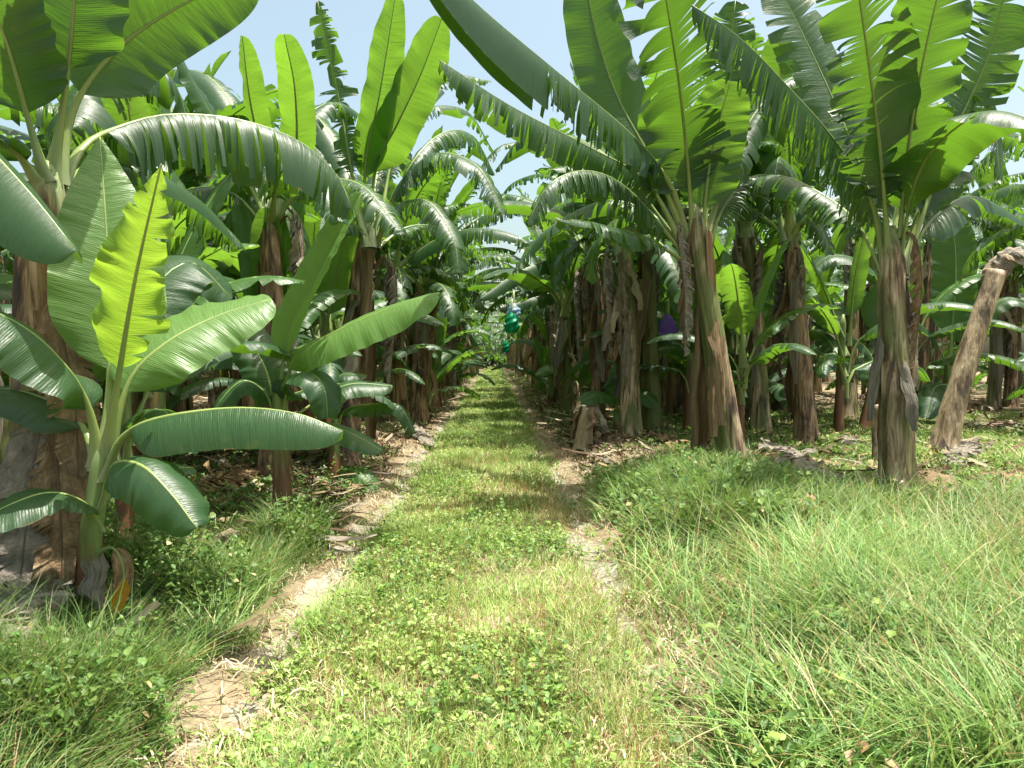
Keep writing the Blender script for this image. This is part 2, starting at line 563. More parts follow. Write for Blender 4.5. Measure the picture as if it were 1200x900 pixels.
def hand_leaf(root, pts, hw, N0=(0, 0, 1), mat='leaf', name='leaf', r0=.028, **kw):
    """a leaf whose midrib passes through the given (px, py, distance) points"""
    loc = np.array(root.location)
    P = [at(*p) - loc for p in pts]
    hand_leaf.k += 1
    V, F, UV, RV, RF, RUV = leaf_arrays(P=P, N0=N0, hw=hw, seed=hand_leaf.k, r0=r0, nt=kw.pop('nt', 70), nl=kw.pop('nl', 7), **kw)
    o = link(name, mesh_np(name, V, F, M[mat], uv=UV), root)
    link('midrib', mesh_np('midrib', RV, RF, M['rib'] if mat.startswith('leaf') else M[mat], uv=RUV), o)
    return o


hand_leaf.k = 100


# ------------------------------------------------------------------ pseudostem builder
def stem_arrays(P, r_base, r_top, n=44, ns=36, seed=0, rough=.13, butt=1.35, cut=False):
    rg = random.Random(seed)
    X, L = catmull(P, n)
    T = unit(np.gradient(X, axis=0))
    A = unit(np.cross(T, np.broadcast_to([0.13, 1.0, 0.02], T.shape)))
    B = np.cross(T, A)
    edges = [(rg.uniform(0, 6.28), rg.uniform(-1.6, 1.6), rg.uniform(.07, .17)) for _ in range(7)]
    V, UV = [], []
    for i in range(n):
        t = i / (n - 1)
        r = r_base + (r_top - r_base) * t ** .85
        r *= 1 + (butt - 1) * math.exp(-t * 14)
        if not cut: r *= 1 - .62 * max(0, (t - .9) / .1) ** 1.5
        for kx in range(ns):
            an = 2 * math.pi * kx / ns
            m = 1 + rough * (vn1(an * 2.2 + seed * 7 + t * 2) - .5) + rough * .8 * (vn1(t * 9 + seed + kx * 1.7) - .5)
            for (e, sl, am) in edges:
                d = (an - e - sl * t) % 6.2832
                if d < 1.9: m += am * (1 - d / 1.9) - .03
            V.append(X[i] + (A[i] * math.cos(an) + B[i] * math.sin(an)) * r * m)
            UV.append((kx / ns, t))
    F = []
    for i in range(n - 1):
        for kx in range(ns):
            a0 = i * ns + kx; a1 = i * ns + (kx + 1) % ns
            F.append((a0, a1, a1 + ns, a0 + ns))
    F.append(tuple(range((n - 1) * ns, n * ns)))
    return np.array(V), F, np.array(UV)


def stem_mesh(name, mat, **kw):
    V, F, UV = stem_arrays(**kw)
    return mesh_np(name, V, F, mat, uv=UV)


# strips of loose dried sheath that hang along the stem
def flap_mesh(name, mat, L, w, seed, out=.05, rad=.16, curl=.6, crumple=.5):
    rg = random.Random(seed)
    n, m = 20, 7
    V, UV = [], []
    for i in range(n):
        t = i / (n - 1)
        z = -L * t
        o = rad + out * math.sin(t * 2.6) + out * 1.2 * t * t + .03 * (vn1(t * 7 + seed) - .5)
        ww = w * (.75 + .5 * vn1(t * 5 + seed * 3)) * (1 - .55 * max(0, t - .7) / .3)
        sway = .10 * (vn1(t * 3 + seed * 5) - .5)
        for j in range(m):
            s = j / (m - 1) - .5
            V.append((o - curl * ww * abs(s) * (1 + t) + crumple * .05 * (vn1(t * 13 + j * 3.1 + seed) - .5), s * ww + sway + .02 * (vn1(j + t * 11 + seed * 2) - .5),
                      z - (.10 * w * vn1(j * 2.7 + seed) if i == n - 1 else 0)))
            UV.append((s * .6 + seed, t * L * .5))
    F = []
    for i in range(n - 1):
        for j in range(m - 1):
            a = i * m + j
            F.append((a, a + 1, a + m + 1, a + m))
    me = mesh_np(name, V, F, M[mat], uv=UV)
    return me


def arc(e0, curve, L, n=9, power=1.3, x0=0.04):
    """a leaf path leaving the neck along +X"""
    pts = [np.array([x0, 0, -.25]), np.array([x0 + .05, 0, 0.0])]
    p = pts[-1].copy()
    for i in range(n):
        s = (i + .5) / n
        e = R(e0 - curve * s ** power)
        p = p + np.array([math.cos(e), 0, math.sin(e)]) * L / n
        pts.append(p.copy())
    return pts


def normals_for(P):
    """a path that starts upright still shows its top face towards the stem's axis"""
    X = np.asarray(catmull(P, 160)[0]); T = unit(np.gradient(X, axis=0))
    N = np.stack([-T[:, 2], np.zeros(len(T)), T[:, 0]], 1)
    N[np.abs(N).sum(1) < 1e-4] = (0, 0, 1)
    return unit(N)


LEAF_KINDS = {'upright': [], 'mid': [], 'low': [], 'hang': []}
LEAF_KINDS_LO = {'upright': [], 'mid': [], 'low': [], 'hang': []}


def make_leaf_kinds(store, nt, nl, tag_):
    spec = [
        ('upright', 84, 14, 2.0, .27, 0.0, 0.0, 'leaf_young'), ('upright', 80, 26, 2.2, .26, .15, 0.0, 'leaf_young'), ('upright', 78, 34, 2.3, .28, .8, .05, 'leaf'),
        ('mid', 68, 62, 2.5, .29, .8, .25, 'leaf'), ('mid', 64, 72, 2.4, .28, 1.4, .75, 'leaf'), ('mid', 60, 64, 2.5, .29, .5, .15, 'leaf'), ('mid', 70, 80, 2.5, .28, 1.9, .9, 'leaf'),
        ('low', 48, 80, 2.4, .28, 1.6, .9, 'leaf'), ('low', 42, 74, 2.3, .28, .9, .6, 'leaf'), ('low', 50, 95, 2.4, .28, 2.0, .95, 'leaf'), ('low', 38, 60, 2.3, .28, .4, .3, 'leaf'),
        ('hang', 25, 105, 2.1, .27, 1.3, .8, 'leaf'), ('hang', 15, 100, 1.9, .26, .7, .6, 'leaf'),
    ]
    for i, (kd, e0, cv, L, hw, tr, hg, mt) in enumerate(spec):
        P = arc(e0, cv, L)
        me = leaf_mesh('leaf', M[mt], P=P, N0=normals_for(P), hw=hw, pet=.2, fold=24 if kd == 'upright' else 14, droop=20 if kd == 'upright' else 50, tear=tr, hang=hg,
                       nt=nt, nl=nl, seed=i + 1, r0=.034, tang=18)
        store[kd].append(me)


make_leaf_kinds(LEAF_KINDS, 44, 4, 'hi')
DRY = []
for i in range(7):
    DRY.append(flap_mesh('dry_sheath', ['dry', 'dry_grey', 'dry'][i % 3], 1.0 + .16 * i, .17 + .03 * (i % 3), 31 + i, out=.05 + .02 * (i % 2)))
for i in range(4):
    DRY.append(flap_mesh('dry_sheath', ['dry', 'dry_pale', 'dry_grey', 'dry'][i], .6 + .22 * i, .13 + .02 * i, 51 + i, out=.12 + .03 * i, rad=.12, curl=.9, crumple=.9))
DRYLEAF = []
for i in range(5):
    P = [np.array(p) for p in [(.05, 0, -.1), (.18, 0, .05), (.32, .02, -.1), (.34, .04 * i, -.6), (.28, .05 * i, -1.2), (.24, .03 * i, -1.7 - .1 * i)]]
    DRYLEAF.append(leaf_mesh('dry_leaf', M['dry' if i % 2 else 'dry_grey'], M['dry'], P=P, N0=normals_for(P), hw=.20, pet=.12, fold=-30, droop=70, tear=.8, hang=.6, nt=34, nl=4, seed=60 + i,
                             r0=.02, crumple=.6, tang=30))
STEMS = []
for i in range(6):
    h = [2.5, 2.8, 2.65, 3.0, 2.35, 2.75][i]
    lx, ly = rnd.uniform(-.16, .16), rnd.uniform(-.16, .16)
    me = stem_mesh('pseudostem', M[['stem', 'stem_brown', 'stem_brown', 'stem', 'stem_green', 'stem_brown'][i]], P=[(0, 0, -.06), (lx * .3, ly * .3, h * .4), (lx, ly, h)], r_base=.12 + .012 * (i % 3), r_top=.075, seed=i + 3,
                   n=34, ns=28)
    STEMS.append((me, (lx, ly, h)))
# slender dead/cut stems & low suckers for the row thickets
SUCK = []
for i in range(3):
    h = [.7, 1.15, 1.7][i]
    SUCK.append((stem_mesh('pseudostem', M['sucker'], P=[(0, 0, -.05), (.02, .02, h * .5), (.03, -.02, h)], r_base=.07, r_top=.035, seed=40 + i, n=14, ns=12), h))
SUCKLEAF = []
for i, (e0, cv, L, hw) in enumerate([(82, 20, 1.2, .17), (66, 75, 1.3, .17), (48, 80, 1.3, .17), (30, 85, 1.2, .16)]):
    P = arc(e0, cv, L)
    SUCKLEAF.append(leaf_mesh('leaf', M['leaf_young' if i < 2 else 'leaf'], P=P, N0=normals_for(P), hw=hw, pet=.22, fold=14, droop=55, hang=[0, .2, .45, .5][i], tear=.4 if i else 0, nt=30, nl=4, seed=80 + i, r0=.018))


def add_leaves(root, neck, rg, n_up=4, n_mid=5, n_low=4, n_hang=2, az0=None, scale=1.12, skip=None, kinds=LEAF_KINDS):
    az = rg.uniform(0, 360) if az0 is None else az0
    seq = ['upright'] * n_up + ['mid'] * n_mid + ['low'] * n_low + ['hang'] * n_hang
    for i, kd in enumerate(seq):
        az += 137.5 + rg.uniform(-22, 22)
        a = az % 360
        if skip and skip(a, kd): continue
        me = rg.choice(kinds[kd])
        zoff = -.05 * i / len(seq) * 4
        link('leaf', me, root, (neck[0], neck[1], neck[2] + zoff), (R(rg.uniform(-9, 9)), R(rg.uniform(-8, 8)), R(a)), scale * rg.uniform(.85, 1.1))


def add_dry(root, neck, rg, n_flap=3, n_leaf=2, scale=1.0):
    h = neck[2]
    for i in range(n_flap):
        zt = rg.uniform(.45, .95)
        me = rg.choice(DRY)
        link('dry_sheath', me, root, (neck[0] * zt, neck[1] * zt, h * zt), (0, R(rg.uniform(-3, 3)), R(rg.uniform(0, 360))), (scale * rg.uniform(.75, 1.0), scale * rg.uniform(.8, 1.2), min(1.0, h * zt / 1.9)))
    for i in range(n_leaf):
        me = rg.choice(DRYLEAF)
        link('dry_leaf', me, root, (neck[0], neck[1], h - rg.uniform(.1, .5)), (0, 0, R(rg.uniform(0, 360))), scale * rg.uniform(.75, 1.05))


# ---- far, cheaper plants: crown and stem meshes shared by copies
def far_crown(seed):
    rg = random.Random(seed)
    Vs, Fs, UVs, MI = [], [], [], []
    n = 0
    az = rg.uniform(0, 360)
    for i in range(9):
        az += 137.5 + rg.uniform(-20, 20)
        e0, cv, tr, hg = [(82, 25, .1, 0), (76, 40, .4, .1), (66, 70, .6, .3), (62, 75, 1, .5), (58, 70, .5, .3), (50, 85, 1.2, .7), (44, 80, .6, .5), (36, 80, 1, .6), (20, 100, 1.2, .8)][i]
        P = arc(e0, cv, rg.uniform(2.0, 2.5), n=6)
        V, F, UV, RV, RF, RUV = leaf_arrays(P=P, N0=normals_for(P), hw=.28, pet=.2, fold=15, droop=45, tear=tr, hang=hg, nt=18, nl=2, seed=seed * 20 + i, r0=.034)
        a = R(az); m = np.array([[math.cos(a), -math.sin(a), 0], [math.sin(a), math.cos(a), 0], [0, 0, 1]])
        for (v, f, u, k) in ((V, F, UV, 0), (RV, RF, RUV, 1)):
            Vs.append(v @ m.T); Fs += [tuple(q + n for q in ff) for ff in f]; UVs.append(u); MI += [k] * len(f); n += len(v)
    return mesh_np('crown', np.vstack(Vs), Fs, [M['leaf'], M['rib']], MI, np.vstack(UVs))


FAR = [far_crown(s) for s in range(1, 6)]

# ------------------------------------------------------------------ near plants, one by one
BP = 'banana plants'


def plant(name, label, cat, base, group=None):
    o = empty(name, base)
    tag(o, label, cat, group)
    return o


def hand_stem(root, pts, rb, rt, mat, seed, name='pseudostem', **kw):
    loc = np.array(root.location)
    P = [np.array([0, 0, -.06])] + [at(*p) - loc for p in pts]
    return link(name, stem_mesh(name, M[mat], P=P, r_base=rb, r_top=rt, seed=seed, **kw), root), P[-1]


G_L = 'banana plants of the row left of the track'
G_R = 'banana plants of the row right of the track'
G_S = 'young banana suckers'

# --- large plant at the left edge
b = at(40, 600, 4.4); b[2] = gz(b[0], b[1])
L0 = plant('banana_plant', 'big banana plant at the left picture edge with thick brown stem behind the front sucker', 'banana plant', b, G_L)
_, nk = hand_stem(L0, [(40, 480, 4.4), (45, 330, 4.4), (60, 190, 4.4)], .115, .095, 'stem', 21, butt=1.5)
hl = hand_leaf
hl(L0, [(60, 215, 4.4), (74, 130, 4.35), (84, 40, 4.25), (92, -70, 4.1), (98, -170, 3.9)], .33, (.15, .9, .35), pet=.38, fold=10, droop=25)
hl(L0, [(66, 215, 4.42), (90, 120, 4.5), (140, 55, 4.6), (215, 5, 4.7), (300, -30, 4.8)], .27, (-.2, .75, .65), pet=.30, fold=5, droop=25)
hl(L0, [(55, 215, 4.36), (34, 140, 4.3), (8, 50, 4.1), (-30, -40, 3.9)], .30, (.1, .9, .4), pet=.35, droop=30)
hl(L0, [(66, 230, 4.45), (95, 172, 4.6), (140, 148, 4.9), (200, 134, 5.1), (280, 140, 5.3), (350, 165, 5.5), (395, 205, 5.6), (412, 245, 5.6)], .47, (0, -.25, 1), pet=.24, tear=1.1, hang=.97, tang=24, fold=0, ragged=.2, droop=70, ripple=2)
hl(L0, [(64, 215, 4.5), (92, 110, 4.9), (125, 74, 5.3), (170, 72, 5.6), (205, 98, 5.8), (222, 150, 5.9)], .34, (0, -.3, 1), pet=.2, tear=1.0, hang=.8, fold=0, droop=60)
hl(L0, [(50, 220, 4.38), (10, 170, 4.2), (-60, 165, 4.0), (-140, 240, 3.9)], .3, (0, 0, 1), tear=.3, hang=.3)
hl(L0, [(70, 225, 4.5), (110, 190, 4.9), (170, 200, 5.4), (230, 235, 5.9), (285, 290, 6.3)], .30, (0, -.2, 1), pet=.2, tear=1.2, hang=.8)
for pts_, w_, m_ in (([(52, 470, 4.28), (36, 560, 4.2), (26, 660, 4.12), (14, 745, 4.05)], .19, 'dry_grey'), ([(62, 500, 4.26), (70, 590, 4.2), (72, 680, 4.14), (62, 742, 4.1)], .16, 'dry'),
                     ([(30, 520, 4.24), (8, 610, 4.16), (-8, 690, 4.08), (-20, 760, 4.0)], .2, 'dry_grey'), ([(60, 340, 4.26), (74, 400, 4.2), (88, 480, 4.16), (92, 560, 4.14)], .15, 'dry')):
    hl(L0, pts_, w_, (.3, -.9, .2), m_, 'dry_leaf', r0=.014, pet=.05, fold=10, droop=30, tear=.5, tang=25, crumple=.3, hang=.2)
rg = random.Random(5)
add_dry(L0, nk, rg, 4, 2, scale=.85)
# --- plant outside the left edge whose leaf reaches in
b = at(-300, 600, 4.0); b[2] = gz(b[0], b[1])
LX = plant('banana_plant', 'banana plant at the far left edge whose dark unbroken leaf tip reaches into view', 'banana plant', b, G_L)
_, nk = hand_stem(LX, [(-290, 400, 4.0), (-280, 180, 4.0)], .15, .09, 'stem', 22)
hl(LX, [(-280, 190, 4.0), (-220, 110, 3.95), (-120, 105, 3.85), (-40, 150, 3.75), (30, 220, 3.65), (90, 294, 3.6)], .36, (.1, -.25, 1), pet=.2, fold=-15, droop=55, hang=.5, ripple=2)
hl(LX, [(-280, 190, 4.0), (-230, 60, 4.2), (-130, -20, 4.5), (-20, -10, 4.7)], .33, (0, 0, 1))
hl(LX, [(-280, 190, 4.0), (-330, 60, 3.8), (-420, 0, 3.6)], .33, (0, 0, 1))

# --- front sucker
b, d0 = gp(102, 722)
S1 = plant('banana_sucker', 'young banana sucker with broad glossy leaves in the left foreground', 'young plant', b, G_S)
_, nk = hand_stem(S1, [(106, 640, 4.0), (116, 560, 4.0), (122, 520, 4.0)], .062, .04, 'sucker', 23, n=24, ns=16)
hl(S1, [(120, 540, 4.05), (128, 450, 4.12), (126, 300, 4.18), (117, 160, 4.3)], .29, (.35, -.7, .6), 'leaf_pale_lit', pointed=True, pet=.27, fold=12, droop=20, ripple=7, r0=.022)
hl(S1, [(124, 540, 4.0), (138, 450, 3.9), (158, 330, 3.65), (189, 192, 3.35)], .20, (-.1, .85, .5), 'leaf_bright', pointed=True, pet=.32, fold=-12, droop=-35, ripple=26, r0=.022, hwl=.20, tear=.16, tang=34, ragged=.25)
hl(S1, [(116, 545, 4.0), (102, 470, 3.92), (70, 420, 3.75), (20, 378, 3.6), (-60, 345, 3.45)], .26, (.1, -.45, .9), pet=.26, fold=-5, droop=50, hang=.25, r0=.024)
hl(S1, [(116, 550, 4.05), (98, 500, 4.15), (60, 470, 4.25), (0, 455, 4.3), (-70, 470, 4.3)], .22, (0, -.2, 1), pet=.22, droop=60, hang=.3, r0=.022)
hl(S1, [(115, 620, 4.0), (100, 590, 3.9), (60, 577, 3.75), (10, 592, 3.62), (-60, 630, 3.55)], .17, (0, -.35, 1), pet=.12, fold=5, droop=45, r0=.02)
hl(S1, [(118, 590, 3.98), (132, 545, 3.85), (165, 545, 3.72), (200, 578, 3.65), (230, 618, 3.6)], .20, (-.2, -.45, .8), pet=.12, fold=-5, droop=60, hang=.2, r0=.02)
hl(S1, [(118, 580, 4.05), (150, 556, 4.2), (190, 548, 4.35), (226, 548, 4.5)], .13, (0, -.3, 1), pet=.2, r0=.016)
hl(S1, [(122, 560, 4.0), (140, 515, 3.96), (180, 491, 3.9), (270, 478, 3.85), (345, 484, 3.8), (402, 505, 3.78)], .23, (0, -.12, 1), pet=.22, fold=-25, droop=50, hang=.45, ripple=1.5, r0=.026)
hl(S1, [(124, 550, 4.02), (150, 450, 4.05), (190, 405, 4.12), (250, 372, 4.28), (318, 350, 4.42)], .24, (.25, -.5, .8), 'leaf_pale_lit', pet=.3, fold=0, droop=35, ripple=6, r0=.024)
hl(S1, [(126, 540, 4.08), (150, 430, 4.3), (180, 340, 4.5), (225, 308, 4.7), (272, 350, 4.85)], .24, (.2, -.5, .8), pet=.3, fold=5, droop=40, r0=.022)
hl(S1, [(112, 650, 3.97), (132, 642, 3.92), (145, 668, 3.9), (138, 705, 3.88), (122, 738, 3.87)], .052, (.6, -.8, .2), 'leaf_yellow', 'yellowed_leaf', pointed=True, tear=.1, pet=.25, fold=15, droop=-10, crumple=.25, r0=.008)
yl = S1.children[-1]
yl.data.materials.append(M['dry'])
zs = [p.center.z for p in yl.data.polygons]; zc = min(zs) + .56 * (max(zs) - min(zs))
for p in yl.data.polygons:
    if p.center.z + .03 * math.sin(p.center.x * 90) > zc: p.material_index = 1
rg = random.Random(77)
for i in range(3):
    z = rg.uniform(.3, .6)
    link('dry_sheath', DRY[i], S1, nk * z * np.array([1, 1, 1]), (0, 0, R(rg.uniform(0, 360))), (.42, .6, z * .62))
# dead skirt and grey heap round the left plants
hp = np.array(L0.location)

# --- second sucker on the left
b, d0 = gp(333, 610)
S2 = plant('banana_sucker', 'slim banana sucker with pale upright leaf, second sucker along the left row', 'young plant', b, G_S)
_, nk = hand_stem(S2, [(330, 560, d0), (327, 490, d0), (326, 450, d0)], .085, .05, 'sucker', 24, n=20, ns=14)
D = d0
hl(S2, [(326, 480, D), (336, 400, D), (372, 320, D - .1), (424, 226, D - .2)], .19, (-.35, -.75, .5), 'leaf_pale_lit', pet=.22, fold=30, droop=20, r0=.022)
hl(S2, [(328, 490, D), (345, 420, D - .1), (395, 388, D - .3), (455, 362, D - .4), (514, 343, D - .5)], .29, (.1, -.55, .8), 'leaf_pale_lit', pet=.22, fold=0, droop=45, hang=.3, r0=.022)
hl(S2, [(328, 500, D), (340, 448, D - .1), (362, 436, D - .3), (380, 455, D - .4), (384, 490, D - .4)], .2, (.2, -.4, .8), pet=.2, hang=.4, r0=.018)
hl(S2, [(325, 500, D), (312, 462, D), (285, 446, D - .1), (258, 470, D - .2), (245, 500, D - .2)], .2, (-.1, -.3, 1), pet=.2, hang=.5, r0=.018)
hl(S2, [(325, 490, D), (310, 430, D + .1), (285, 395, D + .2), (255, 385, D + .3)], .22, (-.1, -.5, .8), pet=.2, r0=.018)
hl(S2, [(330, 500, D), (370, 470, D + .2), (410, 450, D + .3), (460, 452, D + .4)], .19, (0, -.4, 1), pet=.3, hang=.4, r0=.018)
hl(S2, [(330, 530, D), (365, 500, D - .1), (405, 505, D - .2), (448, 528, D - .3)], .17, (0, -.4, 1), pet=.2, hang=.4, r0=.016)
# third little sucker
b, d0 = gp(392, 560)
S3 = plant('banana_sucker', 'small banana sucker with low drooping leaves beside the left wheel track', 'young plant', b, G_S)
_, nk = hand_stem(S3, [(392, 520, d0), (394, 490, d0)], .08, .045, 'sucker', 25, n=16, ns=12)
hl(S3, [(394, 505, d0), (405, 480, d0), (440, 473, d0 - .1), (468, 476, d0 - .2), (486, 508, d0 - .2)], .2, (0, -.4, 1), pet=.15, tear=.3, hang=.65, fold=0, r0=.016)
hl(S3, [(392, 560, d0), (400, 550, d0 - .1), (425, 556, d0 - .3), (446, 588, d0 - .4)], .16, (0, -.5, .8), 'leaf_young', pet=.12, hang=.4, tear=.15, r0=.014)
hl(S3, [(394, 505, d0), (385, 465, d0), (398, 440, d0), (430, 440, d0)], .17, (0, -.4, 1), pet=.2, hang=.3, r0=.016)

# --- left plants a little farther on
b, d0 = gp(402, 552)
L2 = plant('banana_plant', 'banana plant with fibrous dark stem and bright upright leaves against the sky', 'banana plant', b, G_L)
D = d0 + .4
_, nk = hand_stem(L2, [(408, 440, D), (420, 340, D), (434, 262, D)], .17, .10, 'stem_brown', 26)
hl(L2, [(436, 285, D), (440, 200, D), (466, 145, D - .5), (492, 90, D - .9), (518, 22, D - 1.4)], .31, (.55, .7, .5), 'leaf_young', pet=.3, fold=10, droop=10, r0=.03)
hl(L2, [(434, 285, D), (428, 200, D), (445, 110, D - .5), (464, -8, D - 1.1)], .26, (.5, .75, .45), 'leaf_young', pet=.28, fold=12, droop=15)
hl(L2, [(430, 285, D), (412, 200, D), (396, 110, D), (372, 0, D - .2)], .27, (0, .8, .5), pet=.3, tear=.8, hang=.45, tang=45, ragged=.35)
hl(L2, [(440, 285, D), (465, 220, D - .1), (510, 180, D - .4), (560, 195, D - .7), (590, 250, D - .9)], .32, (0, -.3, 1), pet=.2, tear=1.4, hang=.85)
hl(L2, [(428, 285, D), (395, 240, D - .2), (340, 215, D - .5), (285, 235, D - .8), (250, 290, D - 1)], .32, (0, -.3, 1), pet=.2, tear=1.2, hang=.8)
hl(L2, [(440, 290, D), (480, 265, D + .4), (520, 270, D + .8), (550, 310, D + 1.)], .3, (0, -.3, 1), pet=.2, tear=1.3, hang=.8)
hl(L2, [(432, 285, D), (400, 200, D + .3), (350, 160, D + .8), (300, 170, D + 1.2)], .3, (0, -.3, 1), pet=.2, tear=.8, hang=.7)
hl(L2, [(438, 288, D), (480, 195, D - .3), (520, 155, D + .3), (555, 160, D + .8), (580, 205, D + 1.)], .31, (0, -.3, 1), pet=.2, tear=1.7, hang=.92, tang=20)
hl(L2, [(438, 290, D), (462, 245, D - .5), (500, 235, D - 1), (530, 275, D - 1.3), (538, 320, D - 1.4)], .29, (0, -.3, 1), pet=.2, tear=1.2, hang=.85, tang=20)
hl(L2, [(430, 290, D), (410, 262, D - .5), (380, 270, D - .9), (362, 310, D - 1.1)], .26, (0, -.3, 1), pet=.2, tear=1.0, hang=.8, tang=20)
hl(L2, [(440, 285, D), (470, 150, D + .6), (520, 90, D + 1.2), (575, 95, D + 1.7)], .28, (0, -.3, 1), pet=.25, tear=1.5, hang=.6, tang=24)
add_dry(L2, nk, random.Random(9), 6, 3)

b = at(322, 480, 8.2); b[2] = gz(b[0], b[1])
L3 = plant('banana_plant', 'banana plant of the second left row with two slim upright leaves against the sky', 'banana plant', b, G_L)
_, nk = hand_stem(L3, [(322, 400, 8.2), (318, 300, 8.2), (316, 235, 8.2)], .15, .09, 'stem_brown', 27)
D = 8.2
hl(L3, [(316, 260, D), (305, 180, D), (292, 110, D - .4), (284, 42, D - .8)], .17, (.4, .75, .5), 'leaf_young', pet=.3, fold=35, droop=10)
hl(L3, [(318, 260, D), (345, 190, D), (346, 110, D - .5), (333, 40, D - 1.0)], .2, (-.1, .85, .4), 'leaf_young', pet=.25, fold=30, droop=10)
hl(L3, [(314, 260, D), (275, 180, D - .3), (240, 120, D - .6), (208, 62, D - .9)], .26, (.2, -.5, .8), pet=.25, fold=8)
hl(L3, [(320, 262, D), (360, 215, D - .3), (420, 215, D - .8), (470, 270, D - 1.2)], .3, (0, -.3, 1), pet=.2, tear=1.2, hang=.8)
hl(L3, [(312, 265, D), (270, 225, D - .2), (215, 225, D - .4), (160, 280, D - .5)], .3, (0, -.3, 1), pet=.2, tear=1.2, hang=.7)
hl(L3, [(316, 265, D), (330, 200, D - .9), (370, 200, D - 1.6), (400, 260, D - 2.0)], .28, (0, -.3, 1), pet=.2, tear=.8, hang=.7)
add_dry(L3, nk, random.Random(12), 4, 2)

# --- right: the two big plants in front
b, d0 = gp(864, 562)
R1 = plant('banana_plant', 'tall banana plant right of the track, leaning streaked stem in front of its row', 'banana plant', b, G_R)
D = d0
_, nk = hand_stem(R1, [(850, 480, D), (832, 370, D), (820, 300, D), (815, 235, D)], .155, .095, 'stem', 31, n=60, ns=48)
hl(R1, [(813, 300, D), (806, 200, D - .2), (797, 110, D - .7), (782, 10, D - 1.4), (765, -80, D - 2.0)], .52, (-.25, .85, .4), pet=.2, fold=8, droop=15, tear=.75, tang=9, ripple=10)
hl(R1, [(808, 290, D), (770, 200, D - .2), (722, 110, D - .3), (694, 20, D - .4), (680, -70, D - .5)], .33, (-.3, -.6, .7), pet=.2, fold=10, droop=30)
hl(R1, [(806, 290, D), (785, 215, D - .2), (740, 158, D - .7), (650, 82, D - 1.5), (570, 15, D - 2.2), (480, -70, D - 2.9)], .46, (-.5, -.6, .6), pet=.16, fold=-35, droop=55, tear=1.3, trange=(.0, .56), hang=.88, tang=16, ragged=.2)
hl(R1, [(806, 300, D), (760, 215, D - .3), (690, 172, D - .6), (600, 125, D - 1.1), (515, 70, D - 1.6)], .36, (-.3, -.6, .7), pet=.2, fold=-25, droop=45, tear=.8, hang=.7, tang=20)
hl(R1, [(820, 300, D), (834, 200, D + .1), (850, 100, D + .1), (862, 0, D)], .36, (.2, .85, .4), pet=.2, tear=.7, tang=25, fold=8, droop=20)
hl(R1, [(822, 300, D), (828, 220, D - .1), (838, 160, D - .2), (856, 95, D - .4)], .34, (.1, .85, .4), 'leaf_young', pet=.28, fold=10, droop=20)
hl(R1, [(824, 305, D), (850, 240, D + .2), (890, 205, D + .5), (950, 220, D + .8)], .3, (0, -.3, 1), pet=.2, tear=.9, hang=.7)
hl(R1, [(808, 305, D), (770, 255, D + .2), (710, 235, D + .4), (640, 270, D + .6), (600, 320, D + .7)], .33, (0, -.3, 1), pet=.18, tear=.7, hang=.6)
hl(R1, [(808, 310, D), (760, 280, D - .5), (700, 262, D - 1.), (650, 255, D - 1.3)], .28, (0, -.3, 1), pet=.25, tear=.6, hang=.6)
hl(R1, [(808, 305, D), (740, 225, D - .4), (690, 200, D - .7), (645, 215, D - 1.0), (618, 262, D - 1.1)], .31, (0, -.35, 1), pet=.18, tear=1.6, hang=.92, tang=20)
hl(R1, [(808, 300, D), (730, 200, D), (670, 160, D + .8), (615, 160, D + 1.4), (580, 200, D + 1.7)], .31, (0, -.35, 1), pet=.18, tear=1.4, hang=.85, tang=20)
hl(R1, [(808, 310, D), (775, 262, D + .3), (735, 250, D + .6), (700, 280, D + .8), (690, 330, D + .9)], .28, (0, -.35, 1), pet=.18, tear=1.2, hang=.85, tang=20)
add_dry(R1, nk, random.Random(15), 9, 2, scale=.8)

b, d0 = gp(1054, 575)
R2 = plant('banana_plant', 'large banana plant at right with straight brown stem rising from the tall grass', 'banana plant', b, G_R)
D = d0
_, nk = hand_stem(R2, [(1052, 480, D), (1048, 370, D), (1046, 265, D)], .155, .10, 'stem', 32, n=60, ns=48)
hl(R2, [(1040, 320, D), (1018, 225, D - .1), (975, 160, D - .4), (925, 103, D - .8), (868, 45, D - 1.1), (810, 5, D - 1.3)], .46, (-.3, -.6, .7), pet=.15, fold=-35, droop=50, tear=1.5, hang=.97, tang=20, ragged=.2)
hl(R2, [(1042, 315, D), (1032, 190, D - .3), (1020, 90, D - .8), (1004, -20, D - 1.4), (990, -100, D - 1.8)], .47, (-.2, .85, .4), pet=.2, fold=10, droop=20, tear=1.0, tang=17, ripple=12)
hl(R2, [(1052, 315, D), (1062, 190, D - .2), (1078, 90, D - .6), (1100, -10, D - 1.0), (1125, -90, D - 1.4)], .40, (.15, .85, .45), pet=.22, fold=14, droop=20, tear=.25, tang=14, ripple=12)
hl(R2, [(1054, 315, D), (1074, 210, D - .3), (1110, 158, D - .8), (1165, 130, D - 1.3), (1240, 150, D - 1.7)], .36, (.2, -.3, .9), pet=.2, fold=0, droop=45, tear=.2, hang=.3)
hl(R2, [(1040, 330, D), (1005, 262, D + .1), (960, 225, D + .4), (905, 205, D + .8), (850, 230, D + 1.1)], .34, (0, -.3, 1), pet=.22, fold=0, droop=50, tear=.8, hang=.7)
hl(R2, [(1056, 315, D), (1100, 190, D + .2), (1150, 90, D + .5), (1210, 20, D + .7)], .36, (.2, .3, .8), pet=.2, tear=.9, hang=.5)
hl(R2, [(1056, 325, D), (1090, 260, D + .3), (1140, 230, D + .8), (1200, 260, D + 1.2)], .33, (.1, -.3, .9), pet=.2, tear=.9, hang=.7)
